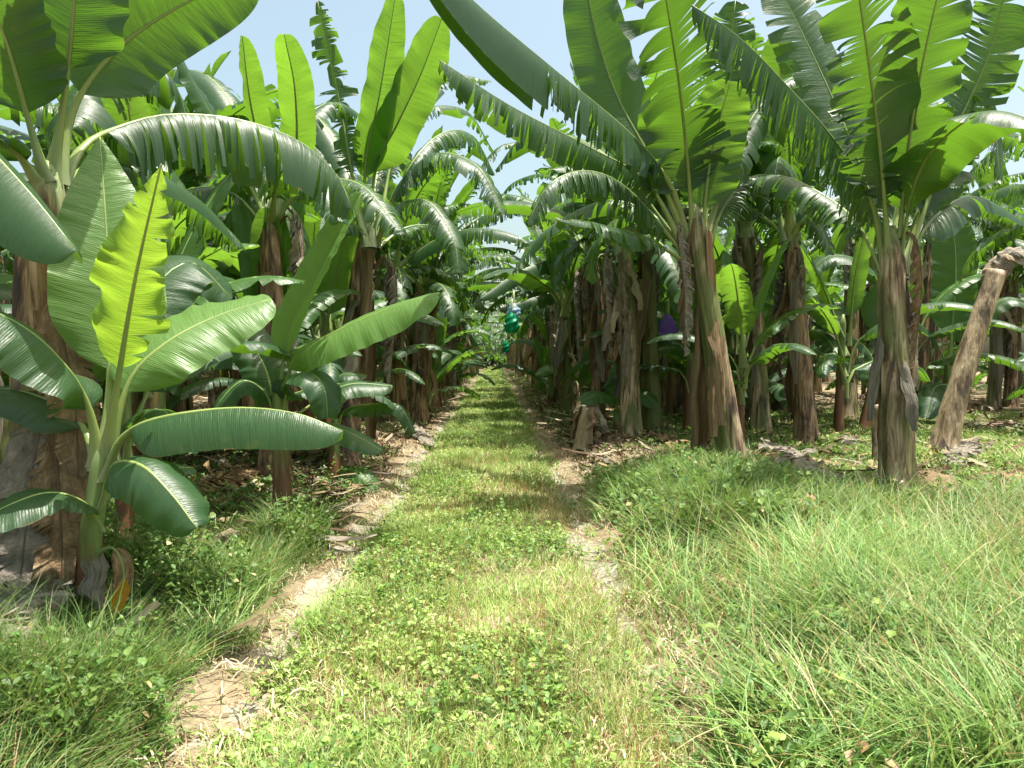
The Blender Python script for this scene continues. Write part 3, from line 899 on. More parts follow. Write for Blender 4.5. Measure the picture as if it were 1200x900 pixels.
hl(R2, [(1046, 315, D), (1050, 190, D + .3), (1010, 100, D + .9), (930, 60, D + 1.6)], .36, (0, -.3, .9), pet=.2, tear=.3, hang=.3)
hl(R2, [(1042, 320, D), (1010, 200, D + .3), (960, 80, D + .5), (900, -40, D + .6)], .40, (-.3, -.5, .8), pet=.2, tear=.3, tang=14)
hl(R2, [(1056, 320, D), (1112, 170, D + .1), (1160, 60, D), (1185, -50, D - .2)], .36, (.3, .75, .5), pet=.2, tear=.7, tang=18, fold=12)
hl(R2, [(1056, 325, D + .2), (1095, 180, D + .4), (1130, 95, D + .5), (1160, 110, D + .5), (1172, 210, D + .4)], .33, (.1, -.3, .9), pet=.2, tear=1.6, hang=.95, tang=24)
hl(R2, [(1044, 325, D + .2), (1000, 180, D + .8), (940, 120, D + 1.3), (880, 130, D + 1.7)], .33, (0, -.3, .9), pet=.2, tear=1.3, hang=.8, tang=22)
E_ = float((np.array(R1.location) - CAM) @ fwd)
hl(R1, [(820, 300, E_), (868, 160, E_ + .3), (930, 90, E_ + .6), (985, 110, E_ + .9), (1010, 170, E_ + 1.0)], .33, (0, -.3, .9), pet=.2, tear=1.3, hang=.85, tang=22)
add_dry(R2, nk, random.Random(16), 8, 1, scale=.8)

# --- right: slimmer plants just behind
def side_plant(px, py, tops, rb, mat, seed, label, dry=(4, 1), **kw):
    b, d0 = gp(px, py)
    o = plant('banana_plant', label, 'banana plant', b, G_R if px > 580 else G_L)
    _, nk = hand_stem(o, [(x, y, d0) for x, y in tops], rb * .8, .09, mat, seed)
    rg = random.Random(seed)
    sg = -1 if px < 580 else 1
    add_leaves(o, nk, rg, skip=lambda a, kd: kd != 'upright' and rg.random() < .2 and math.cos(R(a)) * sg < -.75, scale=1.22, **kw)
    add_dry(o, nk, rg, dry[0] + 2, dry[1] + 2)
    return o


side_plant(946, 522, [(940, 420), (930, 320), (925, 258)], .20, 'stem_brown', 41, 'banana plant with slim dark leaning stem between the two big right-hand plants', dry=(3, 1))
side_plant(893, 508, [(888, 420), (880, 320), (872, 250)], .19, 'stem', 42, 'banana plant with scaly brown stem close behind the leaning streaked one', dry=(5, 1))
side_plant(992, 494, [(995, 420), (1000, 330), (1004, 270)], .21, 'stem', 43, 'banana plant with tan stem partly hidden behind low dark leaves', dry=(4, 1))
side_plant(1076, 486, [(1078, 420), (1088, 320), (1098, 250)], .19, 'stem_brown', 44, 'banana plant behind the leaning cut stem, crown at the right', dry=(4, 1))
side_plant(1185, 478, [(1184, 400), (1182, 330)], .2, 'stem_brown', 45, 'banana plant with brown stem at the far right picture edge', dry=(5, 2))
side_plant(764, 505, [(763, 420), (760, 320), (757, 262)], .2, 'stem_green', 46, 'banana plant with smooth olive stem and peeling grey flap', dry=(3, 0))
side_plant(738, 512, [(737, 420), (734, 340), (730, 275)], .19, 'stem', 47, 'banana plant wrapped in hanging tan sheaths, right of the track', dry=(9, 4))
side_plant(700, 492, [(702, 420), (700, 350), (692, 290)], .19, 'stem_brown', 48, 'banana plant with ragged brown skirt beside the right wheel track', dry=(8, 3))
side_plant(676, 468, [(672, 420), (668, 350), (660, 310)], .17, 'stem_brown', 49, 'slim banana plant leaning over the right wheel track', dry=(6, 3))
side_plant(492, 496, [(492, 440), (494, 380), (498, 330)], .22, 'stem_brown', 50, 'banana plant with thick fluted red-brown stem beside the left wheel track', dry=(8, 3))
side_plant(470, 500, [(466, 430), (462, 360), (458, 310)], .2, 'stem_brown', 51, 'banana plant just left of the thick fluted red-brown stem', dry=(7, 3))
side_plant(522, 468, [(522, 420), (524, 380), (526, 345)], .2, 'stem', 52, 'banana plant with tan stem, next after the thick fluted one', dry=(5, 2))
side_plant(170, 545, [(170, 470), (168, 380), (165, 290)], .19, 'stem_brown', 53, 'banana plant with two-tone brown stem behind the front sucker', dry=(3, 1))
side_plant(205, 520, [(206, 440), (208, 370), (208, 290)], .17, 'stem_brown', 54, 'slim banana plant in the shade behind the left foreground sucker', dry=(3, 2))

b, d0 = gp(716, 478)
R9 = plant('banana_plant', 'banana plant whose long intact leaf arches left over the grass track', 'banana plant', b, G_R)
_, nk = hand_stem(R9, [(714, 420, d0), (708, 360, d0), (700, 300, d0)], .19, .10, 'stem_brown', 55)
hl(R9, [(700, 350, d0), (692, 322, d0 - .2), (660, 303, d0 - 1.), (612, 316, d0 - 1.8), (562, 350, d0 - 2.4)], .36, (0, -.4, 1), pet=.15, fold=-20, droop=50, hang=.6, tear=.1)
hl(R9, [(700, 355, d0), (680, 345, d0), (640, 345, d0 - .5), (585, 362, d0 - .9)], .36, (0, -.4, 1), pet=.15, fold=-20, droop=50, hang=.6, tear=.3)
add_leaves(R9, nk, random.Random(3), 2, 5, 2, 1)
add_dry(R9, nk, random.Random(4), 6, 3)
for (px, py, lv, lab) in [(672, 478, [[(672, 470), (662, 440), (645, 430), (628, 440)], [(672, 470), (678, 440), (690, 415), (705, 402)], [(674, 470), (690, 432), (700, 400), (712, 372)]], 'low sucker with pale flat leaf on the right bank of the track'),
                          (722, 505, [[(722, 490), (718, 470), (700, 462), (680, 470)], [(722, 490), (735, 465), (752, 460), (770, 475)], [(722, 490), (726, 450), (735, 415)]], 'little sucker at the foot of the ragged sheathed stems on the right')]:
    b, d0 = gp(px, py)
    o = plant('banana_sucker', lab, 'young plant', b, G_S)
    hand_stem(o, [(px, py - 12, d0), (lv[0][0][0], lv[0][0][1] - 8, d0)], .08, .045, 'sucker', int(px), n=14, ns=12)
    for l in lv:
        hl(o, [(a, c, d0 - .15 * i) for i, (a, c) in enumerate(l)], .24, (0, -.5, .9), 'leaf_young', pet=.2, r0=.018, hang=.25)

for (own, arcs) in ((R9, [[(698, 330, 0), (680, 230, -.3), (640, 175, -.8), (590, 170, -1.2), (555, 210, -1.6)], [(698, 335, 0), (690, 250, .5), (650, 205, 1.), (600, 215, 1.5), (575, 255, 1.8)], [(700, 335, 0), (705, 220, .2), (690, 130, .2), (668, 70, 0)]]),
                    (L2, [[(434, 290, 0), (446, 190, 1.5), (490, 130, 3.0), (545, 130, 4.0), (580, 180, 4.5)], [(430, 290, 0), (400, 180, .8), (350, 120, 1.5), (290, 130, 2.2)]]),
                    (L3, [[(318, 262, 0), (330, 170, .5), (385, 120, 1.2), (430, 140, 1.8)], [(314, 262, 0), (290, 160, .6), (245, 90, 1.2), (190, 85, 1.8), (150, 120, 2.2)]])):
    q0 = float((np.array(own.location) - CAM) @ fwd)
    for l in arcs:
        hl(own, [(a, c, q0 + e) for a, c, e in l], .33, (0, -.3, 1), pet=.2, tear=1.3, hang=.75, tang=24, ragged=.2)

# --- leaning, topped stem
b, d0 = gp(1102, 532)
t = plant('cut_banana_stem', 'leaning tan banana stem cut off at the top with dry brown remains', 'plant stem', b)
_, nk = hand_stem(t, [(1116, 480, d0), (1140, 400, d0), (1168, 318, d0)], .145, .115, 'stem_tan', 61, n=40, cut=True, butt=1.5)
t.children[0].data.materials[0] = M['stem_tan']
for i, (az, s) in enumerate([(35, .3)]):
    link('dry_sheath', DRY[i % len(DRY)], t, nk + np.array([0, 0, .03]), (R(20), R(-25), R(az)), s)
hl(t, [(1160, 335, d0), (1172, 300, d0), (1196, 302, d0 - .1), (1228, 330, d0 - .2)], .17, (0, -.3, 1), 'dry_pale', 'dry_leaf', pet=.05, hang=.6, tear=.4, crumple=.3)
hl(t, [(1165, 330, d0), (1185, 296, d0 - .1), (1212, 296, d0 - .2)], .14, (0, -.6, .8), 'dry_grey', 'dry_leaf', pet=.1, hang=.3, crumple=.6)
# --- stump
b, d0 = gp(684, 528)
t = plant('banana_stump', 'short grey cut stump with frayed top at the edge of the right wheel track', 'stump', b)
_, nk = hand_stem(t, [(686, 500, d0), (690, 478, d0)], .15, .10, 'dry_pale', 62, n=16, cut=True)
t.children[0].data.materials[0] = M['dry_pale']
for i in range(4):
    link('dry_sheath', DRY[i], t, nk, (0, R(-8), R(80 * i - 90)), (.9, .9, .36))
# --- slender dead stumps of the right clump
b, d0 = gp(1030, 545)
t = plant('banana_stump', 'narrow dried sheath stump leaning on the left of the straight brown stem', 'stump', b)
_, nk = hand_stem(t, [(1028, 500, d0), (1024, 475, d0)], .08, .06, 'stem_tan', 63, n=16, cut=True)
# broad young plant behind, at right
b, d0 = gp(1108, 500)
S4 = plant('banana_sucker', 'sucker with broad bright upright leaf behind the leaning cut stem', 'young plant', b, G_S)
_, nk = hand_stem(S4, [(1110, 450, d0), (1112, 415, d0)], .1, .055, 'sucker', 64, n=16, ns=14)
hl(S4, [(1112, 430, d0), (1116, 380, d0), (1120, 310, d0), (1114, 240, d0)], .44, (.1, .8, .4), 'leaf_young', pet=.2, fold=12, droop=15)
hl(S4, [(1112, 430, d0), (1090, 390, d0 - .1), (1060, 375, d0 - .3), (1030, 400, d0 - .5)], .3, (0, -.4, 1), pet=.2, hang=.4)
hl(S4, [(1112, 430, d0), (1140, 380, d0 - .1), (1180, 350, d0 - .3), (1230, 365, d0 - .5)], .3, (0, -.4, 1), pet=.2, hang=.4)
hl(S4, [(1112, 450, d0), (1095, 455, d0 - .5), (1085, 490, d0 - .8)], .26, (-.4, -.6, .5), pet=.1, hang=.3)
# low sucker left of the straight stem
b, d0 = gp(1010, 505)
S5 = plant('banana_sucker', 'sucker with small dark stubby leaves between the right-hand stems', 'young plant', b, G_S)
_, nk = hand_stem(S5, [(1022, 450, d0), (1030, 420, d0)], .09, .05, 'sucker', 65, n=16, ns=14)
hl(S5, [(1030, 440, d0), (1015, 408, d0 - .1), (985, 388, d0 - .2), (950, 376, d0 - .3)], .2, (0, -.5, .9), pet=.15, fold=0, droop=40)
hl(S5, [(1030, 450, d0), (1005, 432, d0 - .1), (980, 425, d0 - .2), (953, 420, d0 - .3)], .17, (0, -.5, .9), pet=.15, fold=0, droop=40)
hl(S5, [(1030, 430, d0), (1030, 340, d0 - .1), (1010, 308, d0 - .3), (975, 300, d0 - .4), (945, 320, d0 - .4)], .34, (0, -.4, .9), pet=.2, hang=.3)
hl(S5, [(1030, 430, d0), (1040, 360, d0 + .1), (1060, 310, d0 + .2)], .25, (0, .7, .6), 'leaf_young', pet=.2)

# ------------------------------------------------------------------ the rows behind
near_xy = [np.array(o.location)[:2] for o in bpy.data.objects if o.parent is None and o.type == 'EMPTY']
ORD = ['first', 'second', 'third', 'fourth', 'fifth', 'sixth', 'seventh', 'eighth', 'ninth', 'tenth']
ROWS = [(-1.95, 17.5, 112, 1), (2.05, 18.5, 112, 1), (-4.3, 6.6, 36, 2), (4.5, 15.5, 38, 2), (-6.8, 6.0, 26, 3), (7.0, 10.5, 30, 3), (-9.3, 8.5, 24, 4), (9.6, 12.0, 28, 4), (-11.9, 12, 22, 5), (12.4, 14.0, 27, 5), (15.2, 17, 27, 6)]
SIDE = {-1: 'left', 1: 'right'}
cnt = 0
for rx, y0, y1, ri in ROWS:
    y = y0; k = 0
    sd = -1 if rx < 0 else 1
    while y < y1:
        rg = random.Random(int(abs(rx) * 100) + k * 7 + (0 if rx < 0 else 5000))
        x = rx + rg.uniform(-.35, .35)
        yy = y + rg.uniform(-.4, .4)
        step = (1.4 if y < 34 else 2.2) if ri == 1 else (2.1 if sd > 0 and ri == 2 else 2.6)
        y += step; k += 1
        if any(np.hypot(*(np.array([x, yy]) - q)) < .75 for q in near_xy): continue
        qx = to_px((x, yy, .3))[0]
        if yy < 17 and 1085 < qx < 1230: continue
        if cnt > 285: continue
        cnt += 1
        z = float(gz(x, yy))
        mid = yy < 27
        if ri == 1:
            lab = f'leafy banana plant far along the {SIDE[sd]} row where the track narrows to its end' if yy > 42 else f'banana plant in the middle stretch of the {SIDE[sd]} row edging the track'
        else:
            lab = f'shaded banana plant standing behind the front {SIDE[sd]} row, away from the track'
        grp = ('far ' if ri == 1 and yy > 42 else 'middle ' if ri == 1 else 'inner ') + f'banana plants on the {SIDE[sd]}'
        o = plant('banana_plant', lab, 'banana plant', (x, yy, z), grp)
        me, nk = rg.choice(STEMS)
        sc = rg.uniform(1.08, 1.32)
        az = rg.uniform(0, 360)
        if ri == 1 and not mid: sc *= .95
        o.rotation_euler = (0, 0, R(az)); o.scale = (sc,) * 3
        link('pseudostem', me, o)
        if mid:
            add_leaves(o, nk, rg, skip=(lambda a, kd: ri == 1 and kd != 'upright' and rg.random() < .6 and math.cos(R(a + az)) * sd < -.6), *((4, 5, 4, 2) if ri == 1 else (3, 3, 3, 1)), scale=1.12 if ri == 1 else 1.0)
            add_dry(o, nk, rg, 3 if ri > 1 else 5, 2)
        else:
            link('crown', rg.choice(FAR), o, nk)
            if yy < 60:
                for q in range(3):
                    me2 = rg.choice(DRY)
                    link('dry_sheath', me2, o, (nk[0] * .7, nk[1] * .7, nk[2] * rg.uniform(.5, .9)), (0, 0, R(rg.uniform(0, 360))), (1, 1, .9))
        # followers of the same mat
        for rep_ in range(2 if ri in (2, 3) and sd > 0 else 1):
            if not (yy < 34 and rg.random() < .85): continue
            a = rg.uniform(0, 6.28)
            sx, sy = x + .45 * math.cos(a), yy + .45 * math.sin(a)
            if abs(sx + .17) < 1.5: sx = -.17 + 1.5 * sd
            if cnt > 290: continue
            cnt += 1
            if rg.random() < .72:
                s = plant('banana_sucker', f'small leafy sucker at the foot of the {SIDE[sd]} banana rows', 'young plant', (sx, sy, float(gz(sx, sy))), f'suckers in the {SIDE[sd]} rows')
                me, h = rg.choice(SUCK); s.scale = (rg.uniform(1.1, 1.5),) * 3
                link('pseudostem', me, s)
                az = rg.uniform(0, 360)
                for q in range(7):
                    az += 137.5
                    link('leaf', SUCKLEAF[[0, 0, 1, 1, 2, 2, 3][q]], s, (.03, -.02, h * (1 - .05 * q)), (R(rg.uniform(-10, 10)), 0, R(az)), rg.uniform(.9, 1.35))
            else:
                s = plant('banana_stump', f'brown dead banana stem stub among the {SIDE[sd]} rows', 'stump', (sx, sy, float(gz(sx, sy))), f'stem stubs in the {SIDE[sd]} rows')
                me, nk2 = rg.choice(STEMS)
                s.scale = (.85, .85, rg.uniform(.3, .6)); s.rotation_euler = (R(rg.uniform(-8, 8)), R(rg.uniform(-8, 8)), R(rg.uniform(0, 360)))
                link('pseudostem', me, s)
                link('dry_sheath', rg.choice(DRY), s, (nk2[0], nk2[1], nk2[2]), (0, 0, R(rg.uniform(0, 360))), (.9, 1, 1.2))

SP = [(-2.7, 5.6, 1.5, 0), (-3.3, 7.4, 1.9, 0), (-2.5, 8.6, 1.6, 0), (-2.3, 10.4, 1.9, 0), (-3.2, 10.9, 2.3, 0), (-2.6, 12.6, 2.0, 0), (-3.4, 14.0, 2.4, 0), (-2.5, 15.4, 1.7, 0), (-4.2, 8.9, 2.2, 0), (-5.0, 10.8, 2.4, 0),
      (3.6, 11.2, 1.7, 1), (3.4, 13.4, 2.0, 1), (4.0, 15.2, 2.3, 1), (5.8, 12.8, 2.0, 1), (6.2, 15.6, 2.4, 1), (5.2, 17.4, 2.2, 1), (2.9, 16.6, 1.9, 1), (8.0, 14.6, 2.2, 1)]
for i, (x, y, h, sd) in enumerate(SP):
    rg = random.Random(900 + i)
    s = plant('banana_sucker', ['leafy sucker with hanging green leaves filling a gap low in the left rows', 'leafy sucker with hanging green leaves filling a gap low in the right rows'][sd], 'young plant', (x, y, float(gz(x, y))), ['gap filling suckers on the left', 'gap filling suckers on the right'][sd])
    me, h0 = SUCK[2]
    k = h / 1.9
    s.scale = (k * 1.15,) * 3
    link('pseudostem', me, s)
    az = rg.uniform(0, 360)
    for q in range(8):
        az += 137.5 + rg.uniform(-20, 20)
        link('leaf', SUCKLEAF[[0, 0, 1, 1, 2, 2, 3, 3][q]], s, (.03, -.02, h0 * (1 - .07 * q)), (R(rg.uniform(-12, 12)), R(rg.uniform(-5, 10)), R(az)), rg.uniform(1.0, 1.4))

# plants closing the end of the track
for i, x in enumerate((-1.0, 0.6, 1.8, -2.4)):
    o = plant('banana_plant', 'banana plant closing the far end of the grass track', 'banana plant', (x, 116 + i * 1.3, 0), 'banana plants at the end of the track')
    me, nk = STEMS[i]
    link('pseudostem', me, o); link('crown', FAR[i], o, nk)


# the rest of the plantation, far off on all sides: one mass
def far_mass():
    Vs, Fs, UVs, MI = [], [], [], []
    n = 0
    rg = random.Random(99)
    src = []
    for me in FAR:
        v = np.zeros(len(me.vertices) * 3, np.float32); me.vertices.foreach_get('co', v)
        f = [tuple(p.vertices) for p in me.polygons]; mi = [p.material_index for p in me.polygons]
        u = np.zeros((len(me.vertices), 2))
        l = np.zeros(len(me.loops) * 2, np.float32); me.uv_layers[0].data.foreach_get('uv', l)
        li = np.zeros(len(me.loops), np.int32); me.loops.foreach_get('vertex_index', li)
        u[li] = l.reshape(-1, 2)
        src.append((v.reshape(-1, 3), f, mi, u))
    spots = []
    for sx in (-1, 1):
        for x0, ya, yb in ((4.4, 39, 112), (6.9, 30, 110), (9.5, 27 if sx < 0 else 30, 100), (12, 25 if sx < 0 else 29, 95), (14.6 if sx < 0 else 18, 14, 90), (18.5 if sx < 0 else 21.5, 20, 90), (25, 26, 90)):
            y = ya
            while y < yb:
                spots.append((sx * x0 + rg.uniform(-.7, .7), y)); y += rg.uniform(2.4, 3.2) * (1 if y < 50 else 1.6)
    for j in range(4):
        for i in range(26):
            spots.append((-38 + 3 * i + rg.uniform(-.6, .6), 119 + 3 * j + rg.uniform(-.6, .6)))
    for i in range(44):                           # leafy growth where the track ends
        v, f, mi, u = rg.choice(src)
        a = rg.uniform(0, 6.28); sc = rg.uniform(.6, 1.0)
        m = np.array([[math.cos(a), -math.sin(a), 0], [math.sin(a), math.cos(a), 0], [0, 0, 1]]) * sc
        Vs.append(v @ m.T + (-5.5 + .25 * i, 113.5 + rg.uniform(0, 3), rg.uniform(-.2, 1.2))); Fs += [tuple(q_ + n for q_ in ff) for ff in f]; MI += mi; UVs.append(u); n += len(v)
    for (x, y) in spots:
        v, f, mi, u = rg.choice(src)
        a = rg.uniform(0, 6.28); sc = rg.uniform(1.1, 1.4); h = rg.uniform(2.5, 3.0) * sc
        m = np.array([[math.cos(a), -math.sin(a), 0], [math.sin(a), math.cos(a), 0], [0, 0, 1]]) * sc
        Vs.append(v @ m.T + (x, y, h)); Fs += [tuple(q + n for q in ff) for ff in f]; MI += mi; UVs.append(u); n += len(v)
        if rg.random() < .6:                      # leafy suckers close the gaps between the stems
            v, f, mi, u = rg.choice(src)
            q = (x + rg.uniform(-1.2, 1.2), y + rg.uniform(-1, 1), rg.uniform(.2, .8))
            if abs(q[0]) > 3.5 or y > 117:
                Vs.append(v @ m.T * .55 + q); Fs += [tuple(q_ + n for q_ in ff) for ff in f]; MI += mi; UVs.append(u); n += len(v)
        V, F, UV = stem_arrays([(x, y, -.1), (x, y, h * .5), (x, y, h)], .19, .11, n=6, ns=8, seed=len(Vs))
        Vs.append(V); Fs += [tuple(q + n for q in ff) for ff in F]; MI += [2] * len(F); UVs.append(UV); n += len(V)
    o = link('distant_plantation', mesh_np('distant_plantation', np.vstack(Vs), Fs, [M['leaf'], M['rib'], M['stem_brown']], MI, np.vstack(UVs)))
    tag(o, 'distant mass of banana plants filling the plantation beyond the near rows', 'plantation', kind='stuff')


far_mass()

# ------------------------------------------------------------------ bunch bags
def bag_mesh(name, mat, L, r, seed):
    rg = random.Random(seed)
    n, ns = 18, 16
    V, F = [], []
    for i in range(n):
        t = i / (n - 1)
        rr = r * (.18 + .95 * math.sin(min(1, t * 1.6) * 1.57) - .25 * max(0, t - .75) * 4 * .5)
        for k in range(ns):
            a = 6.2832 * k / ns
            m = 1 + 0.22 * (vn1(k * 1.9 + seed + t * 4) - .5) + .16 * math.sin(a * 5 + t * 7 + seed) + .12 * math.sin(t * 19 + a * 2)
            V.append((rr * m * math.cos(a), rr * m * math.sin(a), -L * t + .03 * (vn1(k * 2.2 + seed) - .5) * t))
    for i in range(n - 1):
        for k in range(ns):
            a0 = i * ns + k; a1 = i * ns + (k + 1) % ns
            F.append((a0, a1, a1 + ns, a0 + ns))
    F.append(tuple(range(ns)))
    return mesh_np(name, V, F, M[mat])


def rope_mesh(name, h, mat):
    V, F = [], []
    for i in range(2):
        for k in range(6):
            a = 1.047 * k
            V.append((.022 * math.cos(a), .022 * math.sin(a), h * i - .04))
    for k in range(6):
        F.append((k, (k + 1) % 6, 6 + (k + 1) % 6, 6 + k))
    F.append(tuple(range(6, 12)))
    return mesh_np(name, V, F, M[mat])


for px, py, d, L, r, mat, lab in [
    (600, 364, 15.5, .44, .12, 'bag_green', 'bright green plastic bunch bag hanging over the right wheel track'),
    (593, 398, 30.0, .5, .12, 'bag_green', 'small second green bunch bag, lower and farther along the track'),
    (783, 368, 13.2, .36, .12, 'bag_purple', 'purple plastic bunch bag in shade between two right-hand stems'),
    (742, 322, 14.5, .55, .15, 'bag_blue', 'pale blue plastic bunch bag beside the smooth olive stem'),
    (788, 338, 20, .75, .16, 'bag_blue', 'pale blue bunch bag hanging deeper between right-hand rows'),
    (772, 360, 16.5, .7, .14, 'bag_teal', 'dull teal bunch bag right of the smooth olive stem'),
    (519, 350, 16.5, .42, .07, 'bag_white', 'whitish plastic bunch bag above the thick fluted left stem'),
    (602, 355, 15.6, .28, .11, 'bag_blue', 'small pale blue bag tied right above the bright green one'),
]:
    p = at(px, py, d)
    o = link('bunch_bag', bag_mesh('bunch_bag', mat, L, r, int(px)), None, p)
    tag(o, lab, 'bunch bag', 'plastic bags over the banana bunches')
    link('bunch_stalk', rope_mesh('bunch_stalk', .28, 'rib'), o)

# ------------------------------------------------------------------ ground sheet and wheel tracks
xs = np.unique(np.concatenate([np.arange(-3.2, 4.2, .06), np.arange(-12, 12, .4), np.linspace(-60, 60, 41), np.linspace(-500, 500, 21)]).round(3))
ys = [-20, -10, -4, 0, .8, 1.4]
y = 1.6
while y < 130:
    ys.append(y); y += max(.06, y * .012)
ys = np.array(ys + [140, 160, 200, 260, 340, 500])
XX, YY = np.meshgrid(xs, ys)
ZZ = gz(XX, YY)
V = np.stack([XX, YY, ZZ], 2).reshape(-1, 3)
nx, ny = len(xs), len(ys)
idx = np.arange(nx * ny).reshape(ny, nx)
Q = np.stack([idx[:-1, :-1], idx[:-1, 1:], idx[1:, 1:], idx[1:, :-1]], 2).reshape(-1, 4)
ctr = V[Q].mean(1)
wob = 0.12 * (vnoise(ctr[:, 1] * .35, ctr[:, 1] * 0 + 3.3) - .5)
cx = ctr[:, 0] + wob


def rut_halfwidth(x, y, c):
    patch = vnoise(np.asarray(y) * .8 + c * 31, np.asarray(y) * 0 + 7.7)
    return np.where(np.asarray(y) < 4.8, -.03, .005) + (.0 if c < 0 else .02) + .10 * patch + .22 * (vnoise(np.asarray(x) * 5, np.asarray(y) * 5) - .5) + (.04 if c < 0 else .0)


def rut_mask(x, y):
    x = np.asarray(x); y = np.asarray(y)
    w = 0.12 * (vnoise(y * .35, y * 0 + 3.3) - .5)
    a = (np.abs(x + w - RL) < rut_halfwidth(x, y, -1)); b_ = (np.abs(x + w - RR) < rut_halfwidth(x, y, 1))
    b_ = b_ & ~((y < 4.4) & (vnoise(x * 3, y * 3) > .38))
    b_ = b_ & (vnoise(x * 2.2 + 60, y * 1.1) > .14)
    a = a & ~((y < 3.7) & (vnoise(x * 3 + 8, y * 3) > .40))
    return a, b_


ma, mb = rut_mask(ctr[:, 0], ctr[:, 1])
ok = (ctr[:, 1] > 2.2) & (ctr[:, 1] < 115)
ma &= ok; mb &= ok


def sub(mask, name, mat):
    f = Q[mask]
    u, inv = np.unique(f, return_inverse=True)
    return link(name, mesh_np(name, V[u], inv.reshape(-1, 4), mat))


tag(sub(~(ma | mb), 'ground', M['soil']), None, None, kind='structure')
tag(sub(ma, 'dirt_track', M['dirt']), None, None, kind='structure')
tag(sub(mb, 'dirt_track', M['dirt']), None, None, kind='structure')


# ------------------------------------------------------------------ grass
def in_view(x, y, m=.55):
    return (np.abs((x * math.cos(YAW) - y * math.sin(YAW)) / np.maximum(y, .5)) < .667 + m) & (y > 2.2)


PAL = {
    'fresh': np.array([(.24, .36, .080), (.29, .41, .11), (.17, .29, .06), (.38, .44, .17)]),
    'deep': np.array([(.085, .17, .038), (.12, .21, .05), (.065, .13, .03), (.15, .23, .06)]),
    'blue': np.array([(.19, .31, .085), (.25, .37, .115), (.12, .23, .06), (.34, .41, .17), (.15, .28, .095)]),
    'weed': np.array([(.10, .20, .04), (.16, .27, .055), (.08, .16, .04), (.22, .31, .07)]),
    'straw': np.array([(.42, .36, .17), (.52, .44, .25), (.34, .25, .12), (.30, .17, .08)]),
}


def blades(x, y, h, w, lean, pal, seed, straw=.08, bend=.5, nseg=3):
    rs = np.random.RandomState(seed)
    n = len(x)
    z = gz(x, y) - .01
    az = np.where(rs.rand(n) < .4, vnoise(x * 1.6 + 40, y * 1.6) * 14.0 + rs.randn(n) * .7, rs.rand(n) * 6.2832)
    le = lean * (.25 + rs.rand(n))
    bd = bend * (.2 + 1.0 * rs.rand(n))
    face = az + 1.57 + rs.randn(n) * .5
    V = np.zeros((n, nseg * 2 + 1, 3), np.float32)
    for i in range(nseg + 1):
        t = i / nseg
        off = h * (np.sin(le) * t + bd * t * t * .7)
        zz = h * (np.cos(le) * t - bd * .38 * t ** 2.2)
        cx = x + np.cos(az) * off; cy = y + np.sin(az) * off; cz = z + np.maximum(zz, .01 * t)
        ww = w * (1 - t ** 1.6) * .5
        if i < nseg:
            V[:, 2 * i] = np.stack([cx - np.cos(face) * ww, cy - np.sin(face) * ww, cz], 1)
            V[:, 2 * i + 1] = np.stack([cx + np.cos(face) * ww, cy + np.sin(face) * ww, cz], 1)
        else:
            V[:, 2 * i] = np.stack([cx, cy, cz], 1)
    base = (np.arange(n) * (nseg * 2 + 1))[:, None]
    f = []
    for i in range(nseg):
        a = base + 2 * i
        if i < nseg - 1:
            f.append(np.hstack([a, a + 1, a + 3])); f.append(np.hstack([a, a + 3, a + 2]))
        else:
            f.append(np.hstack([a, a + 1, a + 2]))
    F = np.vstack(f)
    p = PAL[pal]
    c = p[rs.randint(0, len(p), n)] * (.8 + .45 * rs.rand(n, 1))
    # broad patches of drier and greener growth
    pt = vnoise(x * .9 + 5, y * .9)[:, None]
    sm = rs.rand(n) < straw * (.3 + 1.6 * vnoise(x * 1.4, y * 1.4 + 20))
    c[sm] = PAL['straw'][rs.randint(0, 4, sm.sum())] * (.7 + .5 * rs.rand(sm.sum(), 1))
    c = c * (.66 + .62 * pt)
    cc = np.repeat(c[:, None, :], nseg * 2 + 1, 1)
    return V.reshape(-1, 3), F, cc.reshape(-1, 3)


